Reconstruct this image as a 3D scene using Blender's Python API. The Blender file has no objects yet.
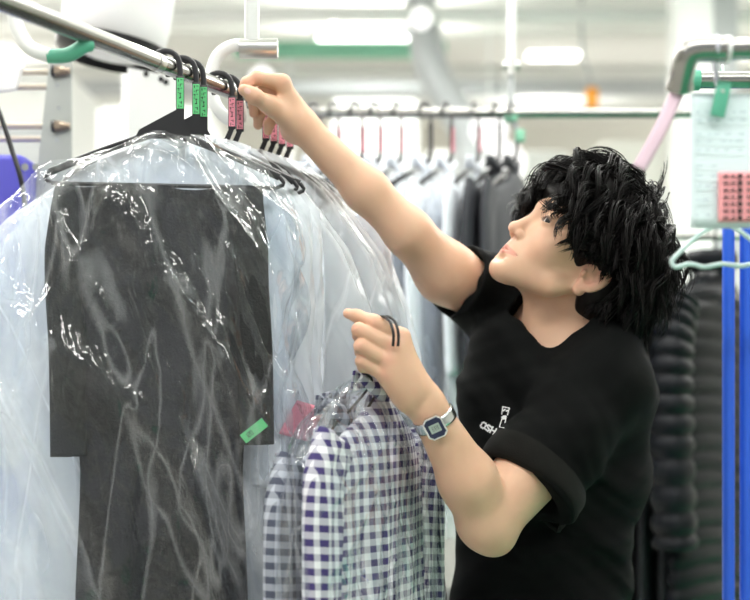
FASTMESH=False
import bpy, bmesh, math, random
import numpy as np
from mathutils import Vector, Matrix, noise as mnoise
from mathutils.bvhtree import BVHTree
PI = math.pi
sc = bpy.context.scene
C = sc.collection
random.seed(7); rng = np.random.default_rng(7)
CAMZ, F, HY = 1.25, 1250.0, 380.0
def P(px, py, Y):
    """where a point seen at px,py in the photograph stands when it is Y metres away"""
    return Vector(((px-375)/F*Y, Y, CAMZ+(HY-py)/F*Y))
def V(*a): return Vector(a)

# ------------------------------------------------------------ tagging
def tag(o, label=None, cat=None, group=None, kind=None):
    if label: o['label'] = label
    if cat: o['category'] = cat
    if group: o['group'] = group
    if kind: o['kind'] = kind
    return o
def thing(name, label, cat, loc=(0,0,0), rot=(0,0,0), group=None):
    o = bpy.data.objects.new(name, None); C.objects.link(o)
    o.empty_display_size = .02
    o.location = loc; o.rotation_euler = rot
    return tag(o, label, cat, group)
def link(name, me, mat=None, parent=None, smooth=True, world=False):
    o = bpy.data.objects.new(name, me); C.objects.link(o)
    if mat is not None:
        me.materials.clear()
        for m in (mat if isinstance(mat, (list, tuple)) else [mat]): me.materials.append(m)
    if smooth: me.polygons.foreach_set('use_smooth', [True]*len(me.polygons))
    if parent is not None:
        o.parent = parent
        if world: o.matrix_parent_inverse = mat_of(parent).inverted()
    return o
def mat_of(o):
    m = Matrix.LocRotScale(o.location, o.rotation_euler, o.scale)
    return (mat_of(o.parent) @ o.matrix_parent_inverse @ m) if o.parent else m
def autosmooth(o, deg=40):
    me = o.data
    bm = bmesh.new(); bm.from_mesh(me)
    for e in bm.edges:
        if len(e.link_faces) == 2 and e.calc_face_angle(0) > math.radians(deg): e.smooth = False
    bm.to_mesh(me); bm.free()
    return o

# ------------------------------------------------------------ mesh builder
class MB:
    def __init__(s): s.v=[]; s.f=[]; s.m=[]; s.mi=0
    def add(s, vs, fs):
        b=len(s.v); s.v += [tuple(v) for v in vs]; s.f += [tuple(b+i for i in f) for f in fs]; s.m += [s.mi]*len(fs)
        return s
    def box(s, c, d, rot=None, bev=0):
        bm = bmesh.new(); bmesh.ops.create_cube(bm, size=1)
        for v in bm.verts: v.co = Vector((v.co.x*d[0], v.co.y*d[1], v.co.z*d[2]))
        if bev: bmesh.ops.bevel(bm, geom=bm.edges[:], offset=bev, segments=2, affect='EDGES', profile=.5)
        M = Matrix.Translation(c) @ (rot.to_4x4() if rot is not None else Matrix.Identity(4))
        bm.transform(M); bm.verts.index_update()
        s.add([v.co[:] for v in bm.verts], [[v.index for v in f.verts] for f in bm.faces]); bm.free(); return s
    def tube(s, pts, r, n=12, caps=True, closed=False, flat=None, up=None):
        """sweep of a circle (or of an ellipse r x flat) along points; r may be a list"""
        pts=[Vector(p) for p in pts]; k=len(pts)
        rs = r if isinstance(r,(list,tuple)) else [r]*k
        fl = flat if isinstance(flat,(list,tuple)) else ([flat]*k if flat else None)
        T=[]
        for i in range(k):
            a=pts[(i-1)%k] if (i>0 or closed) else pts[i]; b=pts[(i+1)%k] if (i<k-1 or closed) else pts[i]
            T.append((b-a).normalized())
        if up is None:
            up = Vector((0,0,1)) if abs(T[0].z)<.9 else Vector((1,0,0))
        N=(up-T[0]*up.dot(T[0])).normalized(); vs=[]
        for i in range(k):
            N=(N-T[i]*N.dot(T[i])).normalized(); B=T[i].cross(N)
            for j in range(n):
                a=2*PI*j/n
                vs.append(pts[i]+N*math.cos(a)*rs[i]+B*math.sin(a)*(fl[i] if fl else rs[i]))
        fs=[]
        for i in range(k if closed else k-1):
            for j in range(n):
                a=i*n+j; b=i*n+(j+1)%n; c=((i+1)%k)*n+(j+1)%n; d=((i+1)%k)*n+j
                fs.append((a,b,c,d))
        if caps and not closed:
            fs.append(tuple(range(n-1,-1,-1))); fs.append(tuple((k-1)*n+j for j in range(n)))
        return s.add(vs,fs)
    def lathe(s, prof, c=(0,0,0), n=32, M=None):
        vs=[];k=len(prof)
        for (r,z) in prof:
            for j in range(n):
                a=2*PI*j/n; v=Vector((r*math.cos(a),r*math.sin(a),z))
                vs.append((M@v if M is not None else v)+Vector(c))
        fs=[(i*n+j,i*n+(j+1)%n,(i+1)*n+(j+1)%n,(i+1)*n+j) for i in range(k-1) for j in range(n)]
        return s.add(vs,fs)
    def grid(s, fn, nu, nv, wrap=False):
        vs=[fn(i/(nu if wrap else nu-1), j/(nv-1)) for j in range(nv) for i in range(nu)]
        fs=[]
        for j in range(nv-1):
            for i in range(nu if wrap else nu-1):
                fs.append((j*nu+i, j*nu+(i+1)%nu, (j+1)*nu+(i+1)%nu, (j+1)*nu+i))
        return s.add(vs,fs)
    def prism(s, poly, t, M=None):
        """polygon in xz, thickness t along y"""
        n=len(poly); vs=[Vector((x,-t/2,z)) for x,z in poly]+[Vector((x,t/2,z)) for x,z in poly]
        if M is not None: vs=[M@v for v in vs]
        fs=[tuple(range(n)), tuple(range(2*n-1,n-1,-1))]+[(i,i+n,(i+1)%n+n,(i+1)%n) for i in range(n)]
        return s.add(vs,fs)
    def build(s, name, mat, parent=None, smooth=True, sharp=None, world=False):
        me=bpy.data.meshes.new(name); me.from_pydata(s.v,[],s.f)
        o=link(name,me,mat,parent,smooth,world)
        if any(s.m): me.polygons.foreach_set('material_index', s.m)
        bm=bmesh.new(); bm.from_mesh(me); bmesh.ops.recalc_face_normals(bm,faces=bm.faces[:])
        if sharp:
            for e in bm.edges:
                if len(e.link_faces)==2 and e.calc_face_angle(0)>math.radians(sharp): e.smooth=False
        bm.to_mesh(me); bm.free()
        return o
def npmesh(name, verts, quads):
    me=bpy.data.meshes.new(name); nq=len(quads)
    me.vertices.add(len(verts)); me.vertices.foreach_set('co', np.asarray(verts,dtype=np.float32).ravel())
    me.loops.add(nq*4); me.loops.foreach_set('vertex_index', np.asarray(quads,dtype=np.int32).ravel())
    me.polygons.add(nq); me.polygons.foreach_set('loop_start', np.arange(0,nq*4,4,dtype=np.int32))
    me.update(calc_edges=True); return me
def spline(pts, n):
    """Catmull-Rom through points"""
    pts=[Vector(p) for p in pts]; out=[]; k=len(pts)-1
    for i in range(n):
        t=i/(n-1)*k; a=min(int(t),k-1); f=t-a
        p0=pts[max(a-1,0)];p1=pts[a];p2=pts[a+1];p3=pts[min(a+2,k)]
        out.append(.5*((2*p1)+(p2-p0)*f+(2*p0-5*p1+4*p2-p3)*f*f+(3*p1-p0-3*p2+p3)*f**3))
    return out
def lerp(a,b,t): return a+(b-a)*t
def interp(x, xs, ys): return float(np.interp(x,xs,ys))

# ------------------------------------------------------------ signed distance modelling, surface nets
def smin(a,b,k):
    h=np.maximum(k-np.abs(a-b),0)/k
    return np.minimum(a,b)-h*h*k*.25
class Cap:      # tapered capsule
    def __init__(s,a,b,ra,rb,k=.01,op='u'):
        s.a=np.array(a,float);s.b=np.array(b,float);s.ra=ra;s.rb=rb;s.k=k;s.op=op
        s.c=(s.a+s.b)/2;s.R=np.linalg.norm(s.b-s.a)/2+max(ra,rb)
    def d(s,p):
        ab=s.b-s.a; t=np.clip(((p-s.a)@ab)/max(ab@ab,1e-12),0,1)
        return np.linalg.norm(p-s.a-t[:,None]*ab,axis=1)-(s.ra+(s.rb-s.ra)*t)
class Ell:      # ellipsoid; M = 3x3 whose columns are the axes
    def __init__(s,c,r,M=None,k=.01,op='u'):
        s.c=np.array(c,float);s.r=np.array(r,float);s.M=np.eye(3) if M is None else np.array(M,float);s.k=k;s.op=op;s.R=max(r)
    def d(s,p):
        q=(p-s.c)@s.M
        k0=np.linalg.norm(q/s.r,axis=1);k1=np.linalg.norm(q/(s.r**2),axis=1)
        return k0*(k0-1)/np.maximum(k1,1e-9)
class Half:     # half space, n pointing outwards; op 'i' keeps the inside
    def __init__(s,c,n,k=.004,op='i'):
        s.c=np.array(c,float);s.n=np.array(n,float);s.n/=np.linalg.norm(s.n);s.k=k;s.op=op;s.R=1e9
    def d(s,p): return (p-s.c)@s.n
def sdf(prims,p,cen=None,rad=0):
    d=np.full(len(p),1.0)
    for q in prims:
        if cen is not None and np.linalg.norm(q.c-cen)>q.R+rad+.03+q.k and q.R<1e8: continue
        e=q.d(p)
        if q.op=='u': d=smin(d,e,q.k)
        elif q.op=='s': d=-smin(-d,e,q.k)
        elif q.op=='i': d=-smin(-d,-e,q.k)
    return d
def polygonize(prims, lo, hi, h, disp=None, N=14):
    lo=np.array(lo,float); hi=np.array(hi,float)
    nb=np.ceil((hi-lo)/(h*N)).astype(int); dim=nb*N+4
    def gid(i,j,k): return (i.astype(np.int64)*dim[1]+j)*dim[2]+k
    ax=np.arange(N+2); I,J,K=np.meshgrid(ax,ax,ax,indexing='ij')
    off=np.stack([I.ravel(),J.ravel(),K.ravel()],1)
    rad=h*(N+1)*.87
    VI=[];VP=[];Q=[]
    for bx in range(nb[0]):
        for by in range(nb[1]):
            for bz in range(nb[2]):
                base=np.array([bx,by,bz])*N
                cen=lo+(base+(N+1)/2)*h
                d0=sdf(prims,cen[None],cen,rad)[0]
                if abs(d0)>rad*1.15+.012: continue
                p=lo+(base+off)*h
                d=sdf(prims,p,cen,rad)
                if disp is not None: d=d+disp(p)
                if d.min()>0 or d.max()<0: continue
                D=d.reshape(N+2,N+2,N+2); 
                c=[D[a:N+1+a,b:N+1+b,e:N+1+e] for a in(0,1) for b in(0,1) for e in(0,1)]
                S=np.stack([x<0 for x in c]); act=S.any(0)&~S.all(0); act=act[:N,:N,:N]
                ii,jj,kk=np.nonzero(act)
                acc=np.zeros((len(ii),3));cnt=np.zeros(len(ii))
                cor=[(a,b,e) for a in(0,1) for b in(0,1) for e in(0,1)]
                for u in range(8):
                    for w in range(u+1,8):
                        cu,cw=np.array(cor[u]),np.array(cor[w])
                        if abs(cu-cw).sum()!=1: continue
                        du=D[ii+cu[0],jj+cu[1],kk+cu[2]];dw=D[ii+cw[0],jj+cw[1],kk+cw[2]]
                        m=(du<0)!=(dw<0); t=np.where(m,du/np.where(m,du-dw,1),0)
                        acc+=m[:,None]*(cu+(cw-cu)*t[:,None]);cnt+=m
                vp=lo+(base+np.stack([ii,jj,kk],1)+acc/cnt[:,None])*h
                VI.append(gid(base[0]+ii,base[1]+jj,base[2]+kk));VP.append(vp)
                for a in range(3):
                    e=np.eye(3,dtype=int)[a]
                    A=D[:N,:N,:N];B=D[e[0]:N+e[0],e[1]:N+e[1],e[2]:N+e[2]]
                    x,y,z=np.nonzero((A<0)!=(B<0))
                    if not len(x): continue
                    neg=A[x,y,z]<0
                    e1=np.eye(3,dtype=int)[(a+1)%3];e2=np.eye(3,dtype=int)[(a+2)%3]
                    g=np.stack([x,y,z],1)+base
                    q=[gid(*(g-o).T) for o in (0*e1,e1,e1+e2,e2)]
                    q=np.stack(q,1); q[~neg]=q[~neg][:,::-1]; Q.append(q)
    vi=np.concatenate(VI);vp=np.concatenate(VP);q=np.concatenate(Q)
    o=np.argsort(vi);vi=vi[o];vp=vp[o]
    ix=np.searchsorted(vi,q);ix=np.clip(ix,0,len(vi)-1);ok=(vi[ix]==q).all(1)
    return vp,ix[ok]
# ------------------------------------------------------------ materials
def newmat(name):
    m=bpy.data.materials.new(name); m.use_nodes=True; nt=m.node_tree; nt.nodes.clear()
    out=nt.nodes.new('ShaderNodeOutputMaterial'); return m,nt,out
class NT:
    def __init__(s,nt): s.nt=nt
    def n(s,typ,**kw):
        x=s.nt.nodes.new(typ)
        for k,v in kw.items():
            if k in x.inputs and not hasattr(x,k): x.inputs[k].default_value=v
            elif hasattr(x,k): setattr(x,k,v)
            else: x.inputs[k.replace('_',' ')].default_value=v
        return x
    def l(s,a,b): s.nt.links.new(a,b)
def pbr(name, col, rough=.5, metal=0, noise=0, nscale=40, bump=0, bscale=200, sss=0, spec=.5, coat=0, sheen=0, stretch=None, trans=0):
    m,nt,out=newmat(name); g=NT(nt)
    b=g.n('ShaderNodeBsdfPrincipled'); g.l(b.outputs[0],out.inputs[0])
    b.inputs['Base Color'].default_value=(*col,1); b.inputs['Roughness'].default_value=rough; b.inputs['Metallic'].default_value=metal
    b.inputs['Specular IOR Level'].default_value=spec; b.inputs['Coat Weight'].default_value=coat; b.inputs['Sheen Weight'].default_value=sheen
    if sss:
        b.inputs['Subsurface Weight'].default_value=sss; b.inputs['Subsurface Radius'].default_value=(.012,.004,.002); b.inputs['Subsurface Scale'].default_value=1
    tc=g.n('ShaderNodeTexCoord'); mp=g.n('ShaderNodeMapping')
    g.l(tc.outputs['Object'],mp.inputs[0])
    if stretch: mp.inputs['Scale'].default_value=stretch
    if noise:
        n=g.n('ShaderNodeTexNoise'); n.inputs['Scale'].default_value=nscale; n.inputs['Detail'].default_value=5; g.l(mp.outputs[0],n.inputs[0])
        r=g.n('ShaderNodeMapRange'); r.inputs[3].default_value=1-noise; r.inputs[4].default_value=1+noise; g.l(n.outputs[0],r.inputs[0])
        x=g.n('ShaderNodeVectorMath',operation='SCALE'); x.inputs[0].default_value=col; g.l(r.outputs[0],x.inputs['Scale']); g.l(x.outputs[0],b.inputs['Base Color'])
    if bump:
        n=g.n('ShaderNodeTexNoise'); n.inputs['Scale'].default_value=bscale; n.inputs['Detail'].default_value=4; g.l(mp.outputs[0],n.inputs[0])
        bp=g.n('ShaderNodeBump'); bp.inputs['Strength'].default_value=bump; bp.inputs['Distance'].default_value=.002; g.l(n.outputs[0],bp.inputs['Height']); g.l(bp.outputs[0],b.inputs['Normal'])
    return m
def emit(name,col,st):
    m,nt,out=newmat(name); g=NT(nt); e=g.n('ShaderNodeEmission'); e.inputs[0].default_value=(*col,1); e.inputs[1].default_value=st; g.l(e.outputs[0],out.inputs[0]); return m
def skinmat():
    m,nt,out=newmat('skin'); g=NT(nt); b=g.n('ShaderNodeBsdfPrincipled'); g.l(b.outputs[0],out.inputs[0])
    a=g.n('ShaderNodeAttribute',attribute_name='tone'); tc=g.n('ShaderNodeTexCoord')
    n=g.n('ShaderNodeTexNoise'); n.inputs['Scale'].default_value=28; n.inputs['Detail'].default_value=4; g.l(tc.outputs['Object'],n.inputs[0])
    r=g.n('ShaderNodeMapRange'); r.inputs[1].default_value=.3; r.inputs[2].default_value=.7; r.inputs[3].default_value=.96; r.inputs[4].default_value=1.04; g.l(n.outputs[0],r.inputs[0])
    x=g.n('ShaderNodeVectorMath',operation='SCALE'); g.l(a.outputs['Color'],x.inputs[0]); g.l(r.outputs[0],x.inputs['Scale'])
    g.l(x.outputs[0],b.inputs['Base Color'])
    b.inputs['Roughness'].default_value=.48; b.inputs['Specular IOR Level'].default_value=.35
    b.inputs['Subsurface Weight'].default_value=.25; b.inputs['Subsurface Radius'].default_value=(1,.35,.2); b.inputs['Subsurface Scale'].default_value=.008
    n2=g.n('ShaderNodeTexNoise'); n2.inputs['Scale'].default_value=420; n2.inputs['Detail'].default_value=3; g.l(tc.outputs['Object'],n2.inputs[0])
    bp=g.n('ShaderNodeBump'); bp.inputs['Strength'].default_value=.12; bp.inputs['Distance'].default_value=.001; g.l(n2.outputs[0],bp.inputs['Height']); g.l(bp.outputs[0],b.inputs['Normal'])
    return m
def plasticfilm(name, haze=.1, tint=(.96,.98,1), gl=1.0, bump=.6, rough=.09, sc_=1.0, streak=.2, fine=.2):
    """thin clear polythene: see-through, glossy on its creases, faintly milky"""
    m,nt,out=newmat(name); g=NT(nt)
    tc=g.n('ShaderNodeTexCoord')
    def ridged(scale, stretch, rotz, det=3, dist=.8):
        m0=g.n('ShaderNodeMapping'); m0.inputs['Rotation'].default_value=(0,rotz,0); g.l(tc.outputs['Object'],m0.inputs[0]); mp=g.n('ShaderNodeMapping'); mp.inputs['Scale'].default_value=stretch; g.l(m0.outputs[0],mp.inputs[0])
        n=g.n('ShaderNodeTexNoise'); n.inputs['Scale'].default_value=scale; n.inputs['Detail'].default_value=det; n.inputs['Distortion'].default_value=dist; n.inputs['Roughness'].default_value=.55
        g.l(mp.outputs[0],n.inputs[0])
        s=g.n('ShaderNodeMath',operation='SUBTRACT'); s.inputs[1].default_value=.5; g.l(n.outputs[0],s.inputs[0])
        a=g.n('ShaderNodeMath',operation='ABSOLUTE'); g.l(s.outputs[0],a.inputs[0])
        p=g.n('ShaderNodeMath',operation='MULTIPLY'); p.inputs[1].default_value=6; g.l(a.outputs[0],p.inputs[0])
        q=g.n('ShaderNodeMath',operation='MINIMUM'); q.inputs[1].default_value=1; g.l(p.outputs[0],q.inputs[0])
        return q
    a=ridged(5*sc_,(1,1,.10),.42,2,.25); b=ridged(8*sc_,(1,1,.12),-.12,2,.25); c=ridged(22*sc_,(1,1,.4),.2,2)
    s1=g.n('ShaderNodeMath',operation='ADD'); g.l(a.outputs[0],s1.inputs[0]); g.l(b.outputs[0],s1.inputs[1])
    m3=g.n('ShaderNodeMath',operation='MULTIPLY'); m3.inputs[1].default_value=fine; g.l(c.outputs[0],m3.inputs[0])
    s2=g.n('ShaderNodeMath',operation='ADD'); g.l(s1.outputs[0],s2.inputs[0]); g.l(m3.outputs[0],s2.inputs[1])
    bp=g.n('ShaderNodeBump'); bp.inputs['Strength'].default_value=bump; bp.inputs['Distance'].default_value=.006; g.l(s2.outputs[0],bp.inputs['Height'])
    tr=g.n('ShaderNodeBsdfTransparent'); tr.inputs[0].default_value=(*tint,1)
    gls=g.n('ShaderNodeBsdfGlossy'); gls.inputs['Roughness'].default_value=rough; gls.inputs[0].default_value=(gl,gl,gl,1); g.l(bp.outputs[0],gls.inputs['Normal'])
    fr=g.n('ShaderNodeLayerWeight'); fr.inputs[0].default_value=.5; g.l(bp.outputs[0],fr.inputs['Normal'])
    pw=g.n('ShaderNodeMath',operation='POWER'); pw.inputs[1].default_value=2.0; g.l(fr.outputs['Facing'],pw.inputs[0])
    mr=g.n('ShaderNodeMapRange'); mr.inputs[3].default_value=.038; mr.inputs[4].default_value=.8; g.l(pw.outputs[0],mr.inputs[0])
    mx=g.n('ShaderNodeMixShader'); g.l(mr.outputs[0],mx.inputs[0]); g.l(tr.outputs[0],mx.inputs[1]); g.l(gls.outputs[0],mx.inputs[2])
    df=g.n('ShaderNodeBsdfDiffuse'); df.inputs[0].default_value=(.93,.95,.97,1); tl=g.n('ShaderNodeBsdfTranslucent'); tl.inputs[0].default_value=(.93,.95,.97,1)
    m2=g.n('ShaderNodeMixShader'); m2.inputs[0].default_value=.5; g.l(df.outputs[0],m2.inputs[1]); g.l(tl.outputs[0],m2.inputs[2])
    m4=g.n('ShaderNodeMixShader'); 
    # creases are milkier than the flat film
    inv=g.n('ShaderNodeMapRange'); inv.inputs[1].default_value=.2; inv.inputs[2].default_value=1.6; inv.inputs[3].default_value=haze*2.4; inv.inputs[4].default_value=haze*.55
    g.l(s1.outputs[0],inv.inputs[0])
    pr=g.n('ShaderNodeMath',operation='MINIMUM'); g.l(a.outputs[0],pr.inputs[0]); g.l(b.outputs[0],pr.inputs[1])
    sk=g.n('ShaderNodeMapRange'); sk.inputs[1].default_value=0; sk.inputs[2].default_value=.09; sk.inputs[3].default_value=streak; sk.inputs[4].default_value=0; g.l(pr.outputs[0],sk.inputs[0])  # pale streaks along creases paint their highlights into the film
    ad=g.n('ShaderNodeMath',operation='ADD'); ad.use_clamp=True; g.l(inv.outputs[0],ad.inputs[0]); g.l(sk.outputs[0],ad.inputs[1]); g.l(ad.outputs[0],m4.inputs[0])
    g.l(mx.outputs[0],m4.inputs[1]); g.l(m2.outputs[0],m4.inputs[2]); g.l(m4.outputs[0],out.inputs[0])
    return m
M={}
M['skin']=skinmat()
M['chrome']=pbr('chrome_tube',(.36,.355,.34),.24,1,noise=.06,nscale=8)
M['steel']=pbr('brushed_steel',(.55,.55,.53),.3,1)
M['white_metal']=pbr('white_painted_metal',(.8,.81,.8),.35)
M['black_plastic']=pbr('black_plastic',(.012,.012,.014),.38)
M['hair']=pbr('black_hair',(.005,.004,.004),.42,spec=.18)
M['tee']=pbr('black_cotton',(.0035,.004,.004),.8,bump=.5,bscale=900,spec=.09)
M['cuff']=pbr('black_cotton_cuff',(.009,.009,.008),.9,bump=.6,bscale=700,spec=.1,sheen=.03)
M['trouser']=pbr('dark_trouser',(.012,.012,.014),.85,spec=.1)
M['print']=pbr('white_print',(.8,.8,.8),.6)
M['eye']=pbr('eye_white',(.6,.56,.54),.3)
M['iris']=pbr('dark_iris',(.008,.005,.004),.3,spec=.2)
M['green_tag']=pbr('green_label',(.12,.58,.22),.5)
M['pink_tag']=pbr('pink_label',(.82,.28,.36),.5)
M['ink']=pbr('black_ink',(.01,.01,.01),.6)
M['film']=plasticfilm('clear_plastic_film',.016,rough=.075,bump=1.15,streak=.22,fine=.3)
M['film_milky']=plasticfilm('milky_plastic_film',.24,rough=.12,bump=1.3,streak=.35,fine=.45,gl=1)
M['coat']=pbr('charcoal_knit',(.009,.009,.011),.75,noise=.35,nscale=60,bump=.8,bscale=260)
M['coat_sleeve']=pbr('charcoal_knit_sleeve',(.01,.011,.011),.7,noise=.3,nscale=60,bump=.8,bscale=300)
M['white_cloth']=pbr('white_shirt_cotton',(.78,.82,.88),.8,bump=.2,bscale=300)
M['blue_cloth']=pbr('pale_blue_shirt_cotton',(.66,.74,.86),.8,bump=.2,bscale=300)
M['cream_cloth']=pbr('cream_cloth',(.8,.78,.72),.8)
M['dark_cloth']=pbr('black_coat_cloth',(.008,.009,.012),.75,bump=.3,bscale=200)
M['navy_cloth']=pbr('dark_grey_jacket_cloth',(.03,.032,.04),.7)
def gingham(name,dark,light,size=.0095):
    m,nt,out=newmat(name); g=NT(nt); b=g.n('ShaderNodeBsdfPrincipled'); g.l(b.outputs[0],out.inputs[0]); b.inputs['Roughness'].default_value=.8
    tc=g.n('ShaderNodeTexCoord'); sp=g.n('ShaderNodeSeparateXYZ'); g.l(tc.outputs['UV'],sp.inputs[0])
    st=[]
    for ax in (0,1):
        d=g.n('ShaderNodeMath',operation='DIVIDE'); d.inputs[1].default_value=size*2; g.l(sp.outputs[ax],d.inputs[0])
        f=g.n('ShaderNodeMath',operation='FRACT'); g.l(d.outputs[0],f.inputs[0])
        c=g.n('ShaderNodeMath',operation='GREATER_THAN'); c.inputs[1].default_value=.5; g.l(f.outputs[0],c.inputs[0]); st.append(c)
    a=g.n('ShaderNodeMath',operation='ADD'); g.l(st[0].outputs[0],a.inputs[0]); g.l(st[1].outputs[0],a.inputs[1])
    h=g.n('ShaderNodeMath',operation='MULTIPLY'); h.inputs[1].default_value=.5; g.l(a.outputs[0],h.inputs[0])
    cr=g.n('ShaderNodeValToRGB'); cr.color_ramp.interpolation='CONSTANT'
    cr.color_ramp.elements[0].color=(*light,1); cr.color_ramp.elements[1].position=.75; cr.color_ramp.elements[1].color=(*dark,1)
    e=cr.color_ramp.elements.new(.25); e.color=(*[ (x*.45+y*.55) for x,y in zip(dark,light)],1)
    g.l(h.outputs[0],cr.inputs[0]); g.l(cr.outputs[0],b.inputs['Base Color']); return m
M['gingham']=gingham('purple_gingham',(.05,.035,.15),(.82,.82,.86))
M['grey_gingham']=gingham('grey_gingham',(.07,.08,.12),(.5,.53,.6))
M['post']=pbr('grey_white_post',(.66,.68,.67),.35,.3)
M['galv']=pbr('galvanised_plate',(.42,.44,.42),.4,.35,noise=.05,nscale=30)
M['beige_rod']=pbr('beige_rod',(.52,.46,.38),.45)
M['brass']=pbr('brownish_nut',(.33,.26,.2),.35,.8)
M['blue_paint']=pbr('violet_blue_paint',(.05,.045,.42),.45)
M['blue_pole']=pbr('bright_blue_paint',(.025,.12,.72),.35)
M['paper']=pbr('pale_blue_paper',(.72,.84,.86),.7)
M['paper_ink']=pbr('faint_grey_print',(.45,.55,.6),.7)
M['pink_paper']=pbr('pink_coupon_paper',(.85,.36,.38),.7)
M['pink_ribbon']=pbr('pale_pink_tape',(.76,.56,.66),.6)
M['green_clip']=pbr('green_clip_plastic',(.1,.42,.28),.4)
M['mint']=pbr('mint_white_plastic',(.6,.76,.74),.35)
M['cream_wall']=pbr('cream_wall_paint',(.80,.79,.74),.8,noise=.03,nscale=3)
M['ceil']=pbr('white_ceiling_panels',(.80,.80,.77),.8,noise=.03,nscale=2)
M['floor']=pbr('green_floor_paint',(.1,.23,.17),.35,noise=.08,nscale=4)
M['machine']=pbr('off_white_machine_enamel',(.70,.71,.69),.4)
M['machine_grey']=pbr('grey_machine_enamel',(.42,.44,.45),.45)
M['green_beam']=pbr('green_painted_beam',(.22,.52,.36),.5)
M['duct']=pbr('grey_duct',(.5,.52,.54),.4,.2)
M['orange']=pbr('orange_plastic',(.9,.35,.03),.45)
M['lamp']=emit('lamp_tube_light',(1,.98,.94),6)
M['pad']=pbr('white_pad_cloth',(.78,.77,.77),.75,bump=.3,bscale=120)
M['watch_face']=pbr('navy_watch_glass',(.01,.018,.06),.15)
M['lcd']=pbr('watch_lcd',(.42,.5,.45),.3)
M['silver']=pbr('silver_watch_steel',(.72,.74,.76),.22,1)

def floormat():
    m,nt,out=newmat('painted_floor'); g=NT(nt); b=g.n('ShaderNodeBsdfPrincipled'); g.l(b.outputs[0],out.inputs[0]); b.inputs['Roughness'].default_value=.35
    tc=g.n('ShaderNodeTexCoord'); sp=g.n('ShaderNodeSeparateXYZ'); g.l(tc.outputs['Object'],sp.inputs[0])
    def rng(sock,lo,hi):
        a=g.n('ShaderNodeMath',operation='GREATER_THAN'); a.inputs[1].default_value=lo; g.l(sock,a.inputs[0])
        c=g.n('ShaderNodeMath',operation='LESS_THAN'); c.inputs[1].default_value=hi; g.l(sock,c.inputs[0])
        d=g.n('ShaderNodeMath',operation='MULTIPLY'); g.l(a.outputs[0],d.inputs[0]); g.l(c.outputs[0],d.inputs[1]); return d
    x=rng(sp.outputs[0],.35,3.2); y=rng(sp.outputs[1],-.5,5.0); w=g.n('ShaderNodeMath',operation='MULTIPLY'); g.l(x.outputs[0],w.inputs[0]); g.l(y.outputs[0],w.inputs[1])
    mx=g.n('ShaderNodeMix',data_type='RGBA'); g.l(w.outputs[0],mx.inputs[0]); mx.inputs[6].default_value=(.42,.41,.38,1); mx.inputs[7].default_value=(.04,.3,.16,1)
    g.l(mx.outputs[2],b.inputs['Base Color']); return m
M['floor']=floormat()
# ------------------------------------------------------------ the man
HS=1.04
psi,pit,rol=math.radians(24),math.radians(36),math.radians(14)
f0=Vector((-math.cos(psi),-math.sin(psi),0)); l0=Vector((math.sin(psi),-math.cos(psi),0)); u0=Vector((0,0,1))
f1=f0*math.cos(pit)+u0*math.sin(pit); u1=u0*math.cos(pit)-f0*math.sin(pit)
l2=l0*math.cos(rol)-u1*math.sin(rol); u2=u1*math.cos(rol)+l0*math.sin(rol)
HR=np.array([[f1[i],l2[i],u2[i]] for i in range(3)])
tragus=np.array(P(588,275,1.95)); HO=tragus-HS*(HR@np.array([0,.07,0]))
def hw(x,y,z): return HO+HS*(HR@np.array([x,y,z]))
def hl(p): return ((p-HO)@HR)/HS
def HE(c,r,k=.01,op='u',rot=None):
    Mx=HR if rot is None else HR@np.array(rot)
    return Ell(hw(*c),np.array(r)*HS,Mx,k*HS,op)
def HC(a,b,ra,rb,k=.01,op='u'): return Cap(hw(*a),hw(*b),ra*HS,rb*HS,k*HS,op)
def rotm(ax,deg): return np.array(Matrix.Rotation(math.radians(deg),3,ax))
head=[HE((-.002,0,.05),(.1,.079,.09)), HE((.045,0,-.001),(.056,.06,.061),.02), HE((.052,0,-.040),(.045,.046,.031),.02),
      HC((.088,-.006,-.068),(.088,.006,-.068),.0155,.0155,.02), HE((.078,0,-.042),(.023,.03,.028),.02)]
for s in (-1,1):
    head+=[HC((.0,s*.056,-.022),(.028,s*.048,-.045),.013,.013,.02), HC((.028,s*.048,-.045),(.08,s*.014,-.064),.013,.0145,.02),
           HE((.066,s*.041,-.004),(.022,.02,.02),.02), HC((.092,0,.045),(.078,s*.04,.047),.011,.011,.015)]
for s in (-1,1): head.append(HE((.109,s*.031,.028),(.016,.017,.0125),.014,'s'))
for s in (-1,1):
    head.append(HE((.0825,s*.031,.028),(.0142,.0148,.0138),.004))
    head.append(HE((.099,s*.0315,.0272),(.02,.0122,.0036),.0012,'s',rotm('X',-s*8)))
head+=[HC((.094,0,.033),(.112,0,-.005),.0068,.0082,.010), HE((.113,0,-.008),(.0095,.0105,.0085),.006)]
for s in (-1,1): head+=[HE((.103,s*.0115,-.0125),(.0085,.0062,.0068),.005)]
for s in (-1,1): head.append(HE((.1065,s*.0062,-.0195),(.005,.003,.004),.002,'s'))
head+=[HC((.0985,0,-.020),(.101,0,-.032),.004,.004,.006)]
for s in (-1,1):
    head+=[HC((.1025,s*.001,-.0365),(.0885,s*.027,-.0415),.0036,.0018,.004), HC((.1015,0,-.0458),(.0895,s*.022,-.0430),.0042,.002,.004)]
for s in (-1,1): head.append(HC((.1075,0,-.0413),(.0925,s*.0295,-.0425),.0014,.0012,.0015,'s'))
head+=[HE((.106,0,-.056),(.008,.014,.004),.012,'s')]
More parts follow.
